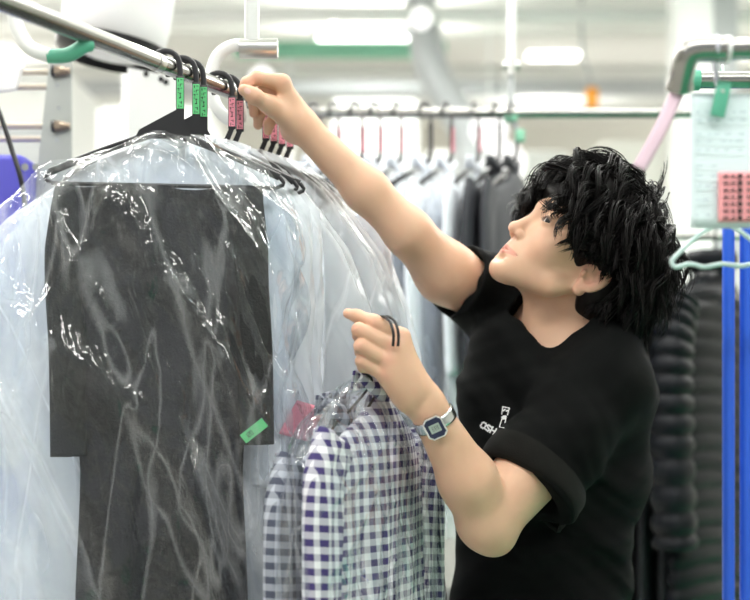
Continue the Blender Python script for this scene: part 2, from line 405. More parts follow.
for s in (-1,1):   # ears
    head+=[HE((-.008,s*.078,.006),(.021,.0075,.032),.005,'u',rotm('Y',-14)@rotm('Z',-s*24)), HE((-.001,s*.073,-.024),(.011,.006,.012),.005),
           HE((-.003,s*.087,.010),(.0125,.0085,.0195),.003,'s',rotm('Y',-14)), HE((.002,s*.085,-.006),(.008,.009,.009),.002,'s'), HC((-.022,s*.086,.0),(-.012,s*.088,.030),.0024,.0022,.002), HC((-.012,s*.088,.030),(.008,s*.084,.026),.0022,.002,.002), HE((.0115,s*.077,-.004),(.004,.005,.006),.003), HC((-.014,s*.083,-.004),(-.007,s*.080,.020),.0022,.002,.003)]
A=lambda *a: np.array(P(*a))
neck=[Cap(A(560,352,2.07),A(594,262,2.035),.071,.066,.012), Cap(A(606,322,2.04),A(596,283,1.995),.035,.026,.02), Cap(A(540,350,2.03),A(541,290,2.03),.03,.028,.02)]
torso=[Ell(A(555,390,2.08),(.12,.09,.12),k=.03), Ell(A(550,470,2.08),(.135,.105,.2),k=.05), Ell(A(545,600,2.08),(.13,.11,.2),k=.05),
       Cap(A(570,350,2.06),A(590,380,1.975),.045,.045,.04), Cap(A(560,340,2.1),A(505,308,2.17),.05,.05,.04)]
# left (near) arm
LS,LE,LW=A(597,388,1.95),A(487,522,1.83),A(428,408,1.765)
larm=[Cap(LS,A(548,452,1.89),.045,.05,.03), Cap(A(545,452,1.89),LE,.056,.043,.02), Cap(LE,A(468,480,1.80),.040,.0405,.009), Cap(A(468,480,1.80),LW,.040,.026,.02),
      Cap(A(496,538,1.835),A(480,520,1.83),.022,.022,.03)]
def chain(pts,rs,k=.006,join=None):
    return [Cap(A(*pts[i]),A(*pts[i+1]),rs[i],rs[i+1],(join if (i==0 and join) else k)) for i in range(len(pts)-1)]
lhand=[Cap(A(427,406,1.765),A(404,374,1.755),.0255,.0205,.012), Cap(A(418,396,1.765),A(400,372,1.765),.026,.024,.015),
       Cap(A(412,385,1.75),A(401,337,1.745),.0195,.0135,.015), Cap(A(412,390,1.755),A(393,347,1.735),.0195,.0135,.015),
       Cap(A(410,392,1.755),A(388,361,1.735),.0195,.0135,.015), Cap(A(408,396,1.755),A(385,375,1.74),.019,.0125,.015),
       Cap(A(404,385,1.775),A(392,352,1.775),.02,.018,.015)]
lhand+=chain([(401,337,1.745),(374,322,1.735),(357,316,1.745),(348,313.5,1.755)],[.0118,.0100,.0086,.0072],join=.005)
lhand+=chain([(393,347,1.735),(359,330,1.725),(359,336,1.745),(371,341,1.765)],[.0122,.0105,.009,.0082],.0025,join=.0035)
lhand+=chain([(388,361,1.735),(361,346,1.722),(361,352,1.742),(374,357,1.762)],[.0118,.0102,.009,.008],.0025,join=.0035)
lhand+=chain([(385,375,1.74),(362,361,1.73),(363,367,1.746),(375,370,1.762)],[.0108,.0094,.0082,.0074],.0025,join=.0035)
lhand+=chain([(408,388,1.785),(390,352,1.80),(377,333,1.79),(366,325,1.775)],[.015,.0125,.0105,.009],join=.012)
# right (far) arm, raised
RSh,RE,RW=A(500,305,2.17),A(408,232,2.03),A(303,127,1.985)
rarm=[Cap(RSh,A(446,273,2.09),.05,.047,.03), Cap(A(446,273,2.09),RE,.047,.037,.03), Cap(RE,A(366,190,2.01),.036,.0335,.02), Cap(A(366,190,2.01),RW,.0335,.0245,.02)]
rhand=[Cap(A(304,128,1.985),A(287,108,1.975),.024,.021,.012),Cap(A(300,122,1.985),A(282,84,1.955),.021,.013,.014),Cap(A(298,124,1.995),A(284,94,1.978),.021,.013,.014),
       Cap(A(296,126,2.0),A(287,102,1.998),.02,.013,.014),Cap(A(294,130,2.0),A(289,112,2.014),.019,.012,.014),
       Cap(A(292,122,1.97),A(270,105,1.945),.018,.0135,.014)]
rhand+=chain([(282,82,1.955),(257,78,1.94),(247,83,1.937),(243,90,1.94)],[.0118,.0102,.009,.0075],join=.01)
rhand+=chain([(270,105,1.945),(254,96,1.925),(244,90,1.918)],[.0125,.0115,.009],.008,join=.012)
rhand+=chain([(284,92,1.978),(261,92,1.962),(254,103,1.96),(254,113,1.968)],[.0115,.0102,.0088,.0078],join=.008)
rhand+=chain([(287,101,1.998),(267,104,1.985),(259,115,1.983),(258,125,1.99)],[.0112,.0098,.0086,.0076],join=.008)
rhand+=chain([(289,111,2.014),(275,116,2.005),(269,124,2.005),(268,131,2.01)],[.01,.0088,.0078,.007],join=.008)
def unite(*ls):
    o=[]
    for l in ls: o+=l
    return o
body_sdf=unite(head,neck,torso,larm,lhand,rarm,rhand)
class Sub:      # several primitives united by themselves, then joined, so an arm never blends with the face
    pass
MH=0.0026 if FASTMESH else 0.0016
def tones(vp):
    """skin colour of the body by place: lips, eyelids, knuckles, finger tips, brow hair"""
    base=np.array([.67,.42,.288]); col=np.tile(base,(len(vp),1)); L=hl(vp)
    def mixc(w,c): 
        nonlocal col
        w=np.clip(w,0,1)[:,None]; col=col*(1-w)+np.array(c)*w
    def near(c,r,soft): return np.clip(1-(np.linalg.norm((L-np.array(c))/np.array(r),axis=1)-1)/soft,0,1)
    for s in (-1,1):
        a=np.array([.103,0,-.0412]);b=np.array([.0905,s*.0265,-.0424])
        t=np.clip((L-a)@(b-a)/((b-a)@(b-a)),0,1); q=L-a-t[:,None]*(b-a)
        dd=np.abs(q[:,2]+.0002)-(.0066-.0045*t); ok=(np.abs(q[:,0])<.02)&(np.abs(q[:,1])<.004)
        mixc((1-np.clip(dd/.0012,0,1))*ok*.62,(.60,.22,.18))
        mixc(near((.075,s*.045,-.012),(.02,.015,.016),1)*.22,(.76,.40,.30))
        mixc(near((0,s*.08,.0),(.02,.012,.032),.3)*.45,(.72,.33,.25))
        # brow hair
        mixc(near((.09,s*.033,.048),(.02,.019,.0036),.25)*.85,(.03,.022,.02))
        # lash line
        mixc(near((.096,s*.031,.0285),(.012,.0135,.0055),.12)*.85,(.08,.045,.035))
    mixc(near((.116,0,-.014),(.012,.014,.012),1)*.18,(.76,.38,.29))
    for c in ((401,337,1.735),(393,347,1.725),(388,361,1.722),(385,375,1.728),(374,322,1.727),(359,330,1.717),(361,346,1.714),(362,361,1.72),(349,313,1.75),
              (282,82,1.95),(257,78,1.93),(247,83,1.93),(254,96,1.92),(254,112,1.96),(258,124,1.98)):
        mixc((1-np.linalg.norm(vp-A(*c),axis=1)/.016)*.4,(.78,.36,.28))
    # thumb nail
    nn=np.linalg.norm((vp-A(247.5,90.5,1.908))@np.eye(3),axis=1)
    mixc(np.clip((.0062-nn)/.001,0,1)*.8,(.80,.50,.46))
    return col
person=thing('person','young man in black t-shirt with tousled black hair, one hand raised to the rail',
             'person',(P(545,500,2.08).x,2.08,0))
vp,q=polygonize(body_sdf,(-.28,1.64,.86),(.36,2.3,1.72),MH)
me=npmesh('body',vp,q); ca=me.color_attributes.new('tone','FLOAT_COLOR','POINT')
ca.data.foreach_set('color',np.concatenate([tones(vp),np.ones((len(vp),1))],1).astype(np.float32).ravel())
body=link('body',me,M['skin'],person,world=True)
body_bvh=BVHTree.FromPolygons([tuple(v) for v in vp],[tuple(int(a) for a in f) for f in q])
# eyes
for s in (-1,1):
    b=MB(); bm=bmesh.new(); bmesh.ops.create_uvsphere(bm,u_segments=32,v_segments=32,radius=.0126*HS)
    gz=Vector(HR@np.array([.8,.6,-.02])).normalized()   # looking up towards his raised hand
    rotq=Vector((0,0,1)).rotation_difference(gz).to_matrix().to_4x4()
    bm.transform(Matrix.Translation(Vector(hw(.0815,s*.031,.028)))@rotq); bm.faces.ensure_lookup_table()
    cc=Vector(hw(.0815,s*.031,.028)); me=bpy.data.meshes.new('eye')
    idx=[1 if (f.calc_center_median()-cc).normalized().dot(gz)>math.cos(math.radians(33)) else 0 for f in bm.faces]
    bm.to_mesh(me); bm.free(); link('eye',me,[M['eye'],M['iris']],person,world=True); me.polygons.foreach_set('material_index',idx)

# hair: an under-layer and some thousand curved locks
hcap=[HE((-.01,0,.068),(.112,.096,.102),.01), HE((-.05,0,.01),(.066,.08,.074),.03), HE((.05,0,.098),(.054,.068,.042),.03), HC((.012,-.072,.03),(.012,-.074,.02),.012,.01,.02), HC((.02,.07,.05),(.022,.074,.022),.016,.008,.02)]
hcap+=[HE((.1,0,-.01),(.062,.12,.068),.02,'s'), HE((.035,0,-.065),(.07,.1,.068),.01,'s')]
for s in (-1,1): hcap+=[HE((.006,s*.083,-.008),(.022,.02,.025),.008,'s')]
vp2,q2=polygonize(hcap,HO-.19,HO+.19,.004)
rows=[];strv=[];strf=[]
cran=np.array([-.002,0,.05]); cr=np.array([.102,.082,.092]); whorl=np.array([-.05,.01,.135])
grav=HR.T@np.array([0,0,-1.0])
def hairline(x,y):
    if x>.05: return lerp(.03,.088,min(1,(x-.05)/.03)) if abs(y)>.03 else .08
    if x>-.02: return .022
    return lerp(.0,-.045,min(1,(-.02-x)/.04))
def lock(root,nrm,seed,length,R_):
    rr=np.random.default_rng(seed)
    d=root-whorl; d=d-nrm*(d@nrm); d/=np.linalg.norm(d)+1e-9
    side=np.cross(nrm,d)
    d=d+side*rr.normal(0,.5)+nrm*rr.uniform(.35,1.0)*(1.6 if root[0]>.05 else 1); d/=np.linalg.norm(d)
    n=13; st=length/(n-1); p=root.copy(); pts=[p.copy()]
    ph=rr.uniform(0,6.28); fr=rr.uniform(40,75); am=rr.uniform(.35,.9)
    for i in range(n-1):
        s_=i*st; w=side*math.sin(ph+fr*s_)*am+nrm*math.cos(ph+fr*s_)*am*.6
        e=(p-cran)/cr; ne=e/cr; ne/=np.linalg.norm(ne)
        d=d+grav*.17+w*.4-ne*.1; d/=np.linalg.norm(d)
        p=p+d*st
        rad=np.linalg.norm((p-cran)/cr); lim=1.19+.29*R_
        if rad<lim: p=cran+(p-cran)*(lim/rad)
        # the eyes and cheek stay free, the fringe reaches the brow
        if p[0]>.045 and p[2]<.028+.012*R_ and abs(p[1])<.075: 
            p[2]=.03+.012*R_; d[2]=abs(d[2])*.1
        if abs(p[1])>.05 and ((p[2]<.014 and -.03<p[0]<.05 and root[2]>0) or (p[2]<-.005 and p[0]>-.035)): break
        pts.append(p.copy())
    if len(pts)<4: return None
    return np.array(pts)
def add_strand(pts,r0):
    n=len(pts); base=len(strv); t=np.gradient(pts,axis=0); t/=np.linalg.norm(t,axis=1)[:,None]+1e-9
    up=np.array([.3,.5,.8]); a=np.cross(t,up); a/=np.linalg.norm(a,axis=1)[:,None]+1e-9; b=np.cross(t,a)
    for i in range(n):
        f=i/(n-1); r=r0*(.6+.4*min(1,f*5))*(1-f**2.2*.93)
        for j in range(3):
            an=2*PI*j/3; strv.append(HO+HS*(HR@(pts[i]+(a[i]*math.cos(an)+b[i]*math.sin(an))*r)))
    for i in range(n-1):
        for j in range(3):
            strf.append((base+i*3+j,base+i*3+(j+1)%3,base+(i+1)*3+(j+1)%3,base+(i+1)*3+j))
nl=0; sd=0; NL=120 if FASTMESH else 700
while nl<NL:
    sd+=1; rr=np.random.default_rng(1000+sd)
    v=rr.normal(size=3); v/=np.linalg.norm(v); root=cran+v*cr
    if root[2]<hairline(root[0],root[1])+.004: continue
    if v[0]>.75 and root[2]<.095: continue
    nl+=1; nrm=v/cr; nrm/=np.linalg.norm(nrm)
    L_=rr.uniform(.07,.115); 
    if root[0]<-.03 and root[2]<.03: L_=rr.uniform(.035,.055)
    if abs(root[1])>.06 and root[0]>-.02: L_=rr.uniform(.045,.065) if root[2]<.06 else L_
    R_=rr.uniform(0,1); g=lock(root,nrm,5000+sd,L_,R_)
    if g is None: continue
    for j in range(9 if root[0]<.045 else 20):
        o=rr.normal(0,1,3); o-=nrm*(o@nrm)*.5; fz=rr.uniform(.8,1.08); m=np.arange(len(g))/(len(g)-1)
        pts=g[0]+(g-g[0])*fz+o*(.0035*(1-m*.55)[:,None])+rr.normal(0,.0003,(len(g),3))
        add_strand(pts,rr.uniform(.0007,.0013))
k_=0
while k_<(30 if FASTMESH else 110):      # short hair at the temples, down to the top of the ear
    sd+=1; rr=np.random.default_rng(9000+sd); s_=rr.choice([-1,1]); x_=rr.uniform(-.03,.062); z_=rr.uniform(.024,.058)
    yy=1-((x_-cran[0])/cr[0])**2-((z_-cran[2])/cr[2])**2
    if yy<=0: continue
    root=np.array([x_,s_*cr[1]*math.sqrt(yy)*1.1,z_]); v=(root-cran)/cr; nrm=v/cr; nrm/=np.linalg.norm(nrm); k_+=1
    d=np.array([rr.uniform(-.5,.1),0,-1.0]); d-=nrm*(d@nrm); d/=np.linalg.norm(d); L_=rr.uniform(.014,.023); n_p=8
    for j in range(8):
        o=rr.normal(0,.0028,3); o-=nrm*(o@nrm); w_=rr.uniform(0,6)
        pts=np.array([root+o+d*(L_*q_/(n_p-1))+nrm*(.006+.004*math.sin(q_*.5+w_))+np.cross(nrm,d)*.002*math.sin(q_*.8+w_) for q_ in range(n_p)]); add_strand(pts,rr.uniform(.0007,.0012))
sv=np.array(strv); sf=np.array(strf)+len(vp2)
link('hair',npmesh('hair',np.concatenate([vp2,sv]),np.concatenate([q2,sf])),M['hair'],person,world=True)

# t-shirt
torso_cloth=[Ell(A(556,372,2.08),(.155,.125,.135),k=.03), Ell(A(548,465,2.08),(.163,.13,.2),k=.06), Ell(A(540,600,2.08),(.15,.135,.22),k=.06),
       Cap(A(572,348,2.06),A(596,376,1.965),.06,.064,.045), Cap(A(562,338,2.1),A(505,308,2.17),.06,.066,.05),
       Cap(A(596,385,2.02),A(606,470,2.1),.07,.056,.06),
       Cap(A(566,350,2.07),A(578,322,2.055),.078,.071,.03)]
sl=Cap(A(597,386,1.955),A(525,489,1.882),.074,.083,.045); sr=Cap(A(505,306,2.17),A(458,281,2.105),.07,.068,.04)
cd=A(525,489,1.882); cn=(A(525,489,1.882)-A(597,386,1.955)); cn/=np.linalg.norm(cn)
rc=A(456,281,2.105); rn=(A(446,275,2.09)-RSh); rn/=np.linalg.norm(rn)
class Cut:   # keep only what is behind a plane, near a point (sleeve ends)
    def __init__(s,c,n,r,k=.004): s.c=np.array(c);s.n=np.array(n);s.R=r;s.r=r;s.k=k;s.op='s'
    def d(s,p): return np.maximum(-((p-s.c)@s.n), np.linalg.norm(p-s.c,axis=1)-s.r)
shirt=[sl,sr,Cut(cd,cn,.145),Cut(rc,rn,.13)]
shirt+=[Cap(cd-cn*.03,cd+cn*.03,.056,.071,.006,'s'), Cap(rc-rn*.03,rc+rn*.03,.052,.058,.006,'s')]
shirt+=torso_cloth
nk0=A(566,352,2.07); nk1=A(590,285,2.04); nd=nk1-nk0; nd/=np.linalg.norm(nd)
ncut=A(566,334,2.06)+nd*.0; cutn=Vector((-.28,-.30,.9)).normalized()
cutn=np.array(cutn)
shirt+=[Cut(A(564,329,2.05),cutn,.088,.006), Cap(nk0+nd*.005,nk1,.0725,.07,.006,'s')]
collar=[Cap(nk0-nd*.05,nk1,.0785,.0775,.002),Cap(nk0-nd*.06,nk1+nd*.02,.0728,.071,.002,'s'),Cut(A(564,325,2.05),cutn,1.0,.003),Cut(A(564,339,2.05),-cutn,1.0,.003)]
def shirt_disp(p):
    x,y,z=p[:,0]*1.0,p[:,1],p[:,2]
    w=.9*np.sin(13*x+7*z+1)+.8*np.sin(9*z-11*y)
    a=np.sin(46*(x*.75+z*.66)+2.2*w)            # long folds running down from the near shoulder
    b=np.sin(60*(z*.9-x*.45)+2*w+9*y)
    c=np.sin(95*(x*.4+z*.9)+3*w)
    return .005*a*np.abs(a)+.003*b*np.abs(b)+.001*c
vp3,q3=polygonize(shirt,(-.02,1.72,.70),(.5,2.36,1.5),.0038 if FASTMESH else .0026,disp=shirt_disp)
tee=link('t_shirt',npmesh('t_shirt',vp3,q3),M['tee'],person,world=True)
sm=tee.modifiers.new('Smooth','SMOOTH'); sm.iterations=3; sm.factor=.4
tee_bvh=BVHTree.FromPolygons([tuple(v) for v in vp3],[tuple(int(a) for a in f) for f in q3])
# folded cuff on the near sleeve and ribbed collar: swept bands lying on the cloth
def ring_on(bvh,c,n,r0,k=48,inset=.0):
    c=Vector(c);n=Vector(n).normalized();a=n.orthogonal().normalized();b=n.cross(a);out=[]
    for i in range(k):
        d=a*math.cos(2*PI*i/k)+b*math.sin(2*PI*i/k)
        h=bvh.ray_cast(c+d*r0,-d); out.append((h[0] if h[0] else c+d*.06)+d*.0)
    return out
def band(name,bvh,c,n,width,thick,mat,r0=.2,steps=7,parent=None):
    c=Vector(c);n=Vector(n).normalized();rings=[]
    for j in range(steps):
        o=-width+width*j/(steps-1); rings.append((ring_on(bvh,c+n*(o-.004),n,r0),c+n*(o-.004)))
    b=MB(); k=48
    prof=[]
    for j,(rg,cc) in enumerate(rings): prof.append([p+(p-cc).normalized()*thick*(1 if 0<j<steps-1 else .8) for p in rg])
    rg,cc=rings[-1]; prof.append([p+n*.006-(p-cc).normalized()*.003 for p in rg]); prof.append([p-(p-cc).normalized()*.006 for p in rg])
    # smooth the rings
    for pr in prof:
        for _ in range(2):
            q_=[(pr[i-1]+pr[i]*2+pr[(i+1)%k])/4 for i in range(k)]; pr[:]=q_
    vs=[v for pr in prof for v in pr]; fs=[(j*k+i,j*k+(i+1)%k,(j+1)*k+(i+1)%k,(j+1)*k+i) for j in range(len(prof)-1) for i in range(k)]
    b.add(vs,fs); return b.build(name,mat,parent,world=True)
cuff=band('sleeve_cuff',tee_bvh,cd+cn*.0,cn,.038,.004,M['cuff'],.16,parent=person); cuff['label']='rolled charcoal cuff of the near sleeve'
vc,qc=polygonize(collar,A(564,329,2.05)-.13,A(564,329,2.05)+.13,.0022)
link('collar',npmesh('collar',vc,qc),M['cuff'],person,world=True)
# print on the chest: the letters, and the small emblem above them
def on_tee(px,py,off=.0016):
    o=Vector((0,0,CAMZ)); d=(P(px,py,2)-o).normalized(); h=tee_bvh.ray_cast(o+d*1.0,d); return h[0]+h[1]*off if h[0] else None
def print_poly(name,polys,parent):
    b=MB()
    for pl in polys:
        pts=[on_tee(*p) for p in pl]
        if None in pts: continue
        b.add(pts,[tuple(range(len(pts)))])
    if b.v: b.build(name,M['print'],parent,smooth=False,world=True)
def stroke(pts,w):
    out=[]
    for (x0,y0),(x1,y1) in zip(pts,pts[1:]):
        dx,dy=x1-x0,y1-y0;l=math.hypot(dx,dy) or 1; ex,ey=dx/l*w*.5,dy/l*w*.5; nx,ny=-dy/l*w/2,dx/l*w/2
        out.append([(x0-ex+nx,y0-ey+ny),(x1+ex+nx,y1+ey+ny),(x1+ex-nx,y1+ey-ny),(x0-ex-nx,y0-ey-ny)])
    return out
def glyph(strokes,ox,oy,s,ang,w):
    c_,s_=math.cos(ang),math.sin(ang); r=[]
    for st in strokes: r+=stroke([(ox+s*(x*c_-y*s_),oy+s*(x*s_+y*c_)) for x,y in st],w)
    return r
ltr={'O':[[(0,.2),(.2,0),(.6,0),(.8,.2),(.8,.8),(.6,1),(.2,1),(0,.8),(0,.2)]],'S':[[(.75,.1),(.2,0),(0,.25),(.75,.7),(.6,1),(0,.92)]],'H':[[(0,0),(0,1)],[(.75,0),(.75,1)],[(0,.5),(.75,.5)]]}
a_=math.radians(30)
pp=[]
for i,ch in enumerate('OSH'): pp+=glyph(ltr[ch],483.6+i*5.7*math.cos(a_),421.8+i*5.7*math.sin(a_),5.6,a_,1.5)
print_poly('chest_lettering',pp,tee)
pe=[]
EX=-1.5
for pts in ([(503,407),(509.5,408.5)],[(503,407),(502.3,414)],[(509.5,408.5),(508,415)],[(504,416),(506.5,416)],[(502.5,419),(500.2,427.5)],[(506.5,419),(504.6,428.5)],[(500.2,427.5),(504.6,428.5)]): pe+=stroke(pts,.9)
pe+=stroke([(504,410.5),(505,410)],1.5)+stroke([(507,411),(508,411)],1.5)+[[(501.5,417),(504,415.5),(507.5,416.5),(507,419.5),(503,420)]]
print_poly('chest_emblem',pe,tee)
# trousers and shoes (below the frame, so he stands on the floor)
tx,ty=P(545,600,2.08).x,2.08
leg=[Ell((tx,ty,.71),(.14,.12,.12),k=.04),Cap((tx+.05,ty-.09,.74),(tx+.03,ty-.12,.47),.088,.066,.05),Cap((tx+.03,ty-.12,.47),(tx+.05,ty-.12,.07),.066,.055,.02),
     Cap((tx-.0,ty+.09,.74),(tx-.02,ty+.12,.47),.088,.066,.05),Cap((tx-.02,ty+.12,.47),(tx+.0,ty+.13,.07),.066,.055,.02)]
v4,q4=polygonize(leg,(tx-.3,ty-.3,-.02),(tx+.3,ty+.3,1.1),.008)
link('trousers',npmesh('trousers',v4,q4),M['trouser'],person,world=True)
for (sx,sy) in ((tx+.05,ty-.12),(tx,ty+.13)):
    sh=[Cap((sx+.03,sy,.05),(sx-.14,sy-.04,.035),.045,.036,.03),Half((0,0,.0),(0,0,-1))]
    v5,q5=polygonize(sh,(sx-.25,sy-.15,-.01),(sx+.15,sy+.12,.15),.006); link('shoe',npmesh('shoe',v5,q5),M['black_plastic'],person,world=True)
# ------------------------------------------------------------ front rail with its brackets
RZ=1.706
def rail_pt(t): return Vector((-.45+.234*t,1.5+.5*t,RZ))
RD=Vector((.234,.5,0)).normalized()
r=thing('hanging_rail','chrome hanging rail running away from the camera, top left, holding the bagged garments','rail',rail_pt(.5))
b=MB(); b.tube([rail_pt(-1.2),rail_pt(1.36)],.0127,24); b.build('rail_tube',M['chrome'],r,world=True,sharp=50)
b=MB(); b.tube([rail_pt(.575)-Vector((0,0,0)),rail_pt(.60)],.0135,24); b.build('end_sleeve',M['steel'],r,world=True,sharp=50)
def c_bracket(name,label,pts,rr,post,mat,mat2):
    t=thing(name,label,'bracket',pts[0]); b=MB(); b.tube(spline(pts,30),rr,16); b.build('bent_arm',mat,t,world=True,sharp=50)
    b=MB(); b.tube(post,rr*1.15,16); b.build('post',mat2,t,world=True,sharp=50)
    b=MB(); p=post[0]; b.tube([p+Vector((-.02,0,-.004)),p+Vector((.042,0,-.004))],rr*1.55,16); b.build('collar',M['steel'],t,world=True,sharp=50); return t
q=rail_pt(.95)
c_bracket('rail_bracket','white C-shaped bracket under the chrome rail beside the raised hand',
  [P(250,46,2.03),P(232,46,2.03),P(217,57,2.03),P(211,80,2.03),P(215,104,2.03),P(228,119,2.03),P(240,118,2.03),q+Vector((.01,.02,-.012))],.0105,[P(252,46,2.03),P(252,-420,2.03)],M['white_metal'],M['post'])
q=rail_pt(.31)
t=thing('rail_bracket','blurred white hooked bracket under the rail, green reflection painted on its tip, top left corner','bracket',q)
b=MB(); b.tube(spline([q+Vector((0,0,-.012)),P(84,46,1.65),P(68,55,1.65),P(48,56,1.65)],14),.0095,16); b.build('bracket_tip',M['green_clip'],t,world=True,sharp=50)  # green of the tip is the floor's reflection, put into its colour
b=MB(); b.tube(spline([P(50,56,1.65),P(30,48,1.65),P(18,30,1.65),P(14,5,1.65),P(14,-60,1.65)],20),.0095,16); b.tube([P(14,-58,1.65),P(14,-480,1.65)],.0095,16); b.build('bent_arm',M['white_metal'],t,world=True,sharp=50)
# ------------------------------------------------------------ back rail
BY=3.0; BZ=P(0,113,BY).z
r=thing('hanging_rail','long level rail behind the man, holding the row of pink-tagged hangers','rail',(0.2,BY,BZ))
b=MB(); b.tube([(P(292,0,BY).x,BY,BZ),(P(860,0,BY).x,BY,BZ)],.0125,20); b.build('rail_tube',M['chrome'],r,world=True,sharp=50)
b=MB(); b.tube([P(511,108,BY),P(511,70,BY)],.008,12); b.tube([P(511,118,BY),P(518,132,BY),P(519,142,BY)],.006,10); b.build('drop_rod',M['machine_grey'],r,world=True,sharp=50)
b=MB(); b.box(P(520,136,BY),(.022,.02,.03),bev=.003); b.box(P(511,119,BY),(.03,.03,.014),bev=.003); b.build('clamp',M['green_beam'],r,world=True)
b=MB(); b.tube([P(511,72,BY),P(511,-330,BY)],.0105,14); b.build('ceiling_post',M['white_metal'],r,world=True,sharp=50)
b=MB(); b.tube([P(502,66,BY),P(520,66,BY)],.012,14); b.tube([P(511,60,BY),P(511,76,BY)],.014,14); b.build('clamp',M['steel'],r,world=True,sharp=50)

# ------------------------------------------------------------ hangers
def plate(b,poly,t=.004,y=0): b.prism(poly,t,Matrix.Translation((0,y,0)))
def make_hanger(name,label,cat,group,tagm,slot=False,width=.165,drop=.17,fin=True):
    t=thing(name,label,cat,(0,0,0),(0,0,0),group)
    b=MB()
    pts=spline([(-.0205,0,-.008),(-.0195,0,.008),(-.009,0,.0195),(.006,0,.0205),(.017,0,.012),(.0205,0,-.006),(.0205,0,-.02)],22)
    b.tube(pts,[.0022]*22,8,flat=[.0032]+[.0042]*21,up=Vector((0,1,0)))
    if slot:
        for s in (-1,1): b.tube([(.0205+s*.004,0,-.015),(.0205+s*.004,0,-.062)],.002,6)
        for z in (-.015,-.038,-.062): b.box((.0205,0,z),(.011,.004,.005))
    else: b.box((.0205,0,-.040),(.012,.0044,.052),bev=.0012)
    b.build('hook',M['black_plastic'],t,sharp=35)
    if tagm:
        g=MB(); g.box((.0205,-.0029,-.040),(.0098,.0016,.044)); o=g.build('size_tag',tagm,t,smooth=False)
        k=MB(); rr=random.Random(4)
        for i in range(7):
            z=-.0215-i*.0062
            for j in range(3):
                w=rr.uniform(.0012,.0035); k.box((.0205+rr.uniform(-.003,.003),-.0039,z+rr.uniform(-.0015,.0015)),(w,.0004,.0008) if j else (.001,.0004,.004))
        k.build('tag_print',M['ink'],o,smooth=False)
    b=MB()
    if fin: plate(b,[(.0145,-.064),(.0265,-.062),(.0265,-.082),(.036,-.098),(.036,-.106),(-.044,-.106),(-.038,-.094)],.005)
    else: plate(b,[(.0165,-.064),(.0245,-.064),(.014,-.09),(-.012,-.098),(-.008,-.09),(.008,-.083)],.005)
    for s in (-1,1):
        b.tube(spline([(s*.01,0,-.097),(s*.08,0,-.122),(s*width,0,-.158)],10),.003,8,flat=.0055,up=Vector((0,1,0)))
        b.tube(spline([(s*width,0,-.158),(s*(width+.006),0,-.168),(s*(width-.006),0,-drop-.004)],6),.003,8)
    b.tube([(-width+.006,0,-drop-.004),(width-.006,0,-drop-.004)],.0032,8)
    b.build('shoulder_bar',M['black_plastic'],t,sharp=35)
    return t
def copy_tree(o,parent=None):
    c=o.copy(); C.objects.link(c)
    if parent is not None: c.parent=parent
    for ch in list(o.children): copy_tree(ch,c)
    return c
def setlab(o,label,group=None):
    o['label']=label
    if group: o['group']=group
    elif 'group' in o: del o['group']
    return o
# ------------------------------------------------------------ film covers
def ridge(x): return (1-np.abs(np.sin(x)))**2.2
def bag_mesh(name,seed,wl,wr,dep,top,L,nu=150,nv=170,amp=.006,flare=1.1,diag=.5):
    rr=np.random.default_rng(seed)
    th=np.linspace(0,2*PI,nu,endpoint=False); v=np.linspace(0,1,nv)**1.25
    TH,Vv=np.meshgrid(th,v); c=np.cos(TH); s=np.sin(TH)
    cc=np.sign(c)*np.abs(c)**.75
    W=1+(flare-1)*Vv
    u=np.where(c>0,wr,wl)*cc*W
    zt=np.interp(np.where(c>0,wr,wl)*cc,top[0],top[1])
    z=zt*(1-Vv)-L*Vv
    g=np.minimum(1,(np.maximum(zt-z,0)/.09))**.6
    y=np.sign(s)*np.abs(s)**.7*dep*(.12+.88*g)
    sgn=np.where(s>=0,1.0,-1.0); off=rr.uniform(0,6,8)+np.where(s>=0,2.3,0)[...,None]
    w=.8*np.sin(9*u+4*z+off[...,0])+.6*np.sin(5*z-7*u+off[...,1])
    ph=np.arctan2(u,np.maximum(.02,-(z+.06)))
    d =1.0*ridge(ph*9+w*.8+off[...,2])*np.exp(-np.maximum(-z-.1,0)*3)
    d+=1.1*ridge(17*(u*1.0+z*diag)+1.1*w+off[...,3])
    d+=.7*ridge(29*(u*.95+z*diag*.6)+1.7*w+off[...,4])
    d+=.5*ridge(24*(u*.8-z*.35)+1.5*w+off[...,5])
    d+=.25*ridge(60*(u*.9+z*.25)+2.2*w+off[...,6])
    fine=np.array([mnoise.noise(Vector((float(a)*22,float(b_)*5+seed,float(q_)*5))) for a,b_,q_ in zip(u.ravel(),sgn.ravel(),z.ravel())]).reshape(u.shape)
    y=y+sgn*amp*(d-.9+.5*fine)*(.25+.75*g)*(np.abs(s)**.3)
    u=u+amp*1.2*np.sin(z*23+off[...,7])*g*np.abs(c)**2+amp*.35*fine
    z=z+amp*.7*fine*(1-g)
    vs=np.stack([u,y,z],-1).reshape(-1,3)
    i=np.arange(nu);q=[]
    for j in range(nv-1): q.append(np.stack([j*nu+i,j*nu+(i+1)%nu,(j+1)*nu+(i+1)%nu,(j+1)*nu+i],1))
    return npmesh(name,vs,np.concatenate(q))
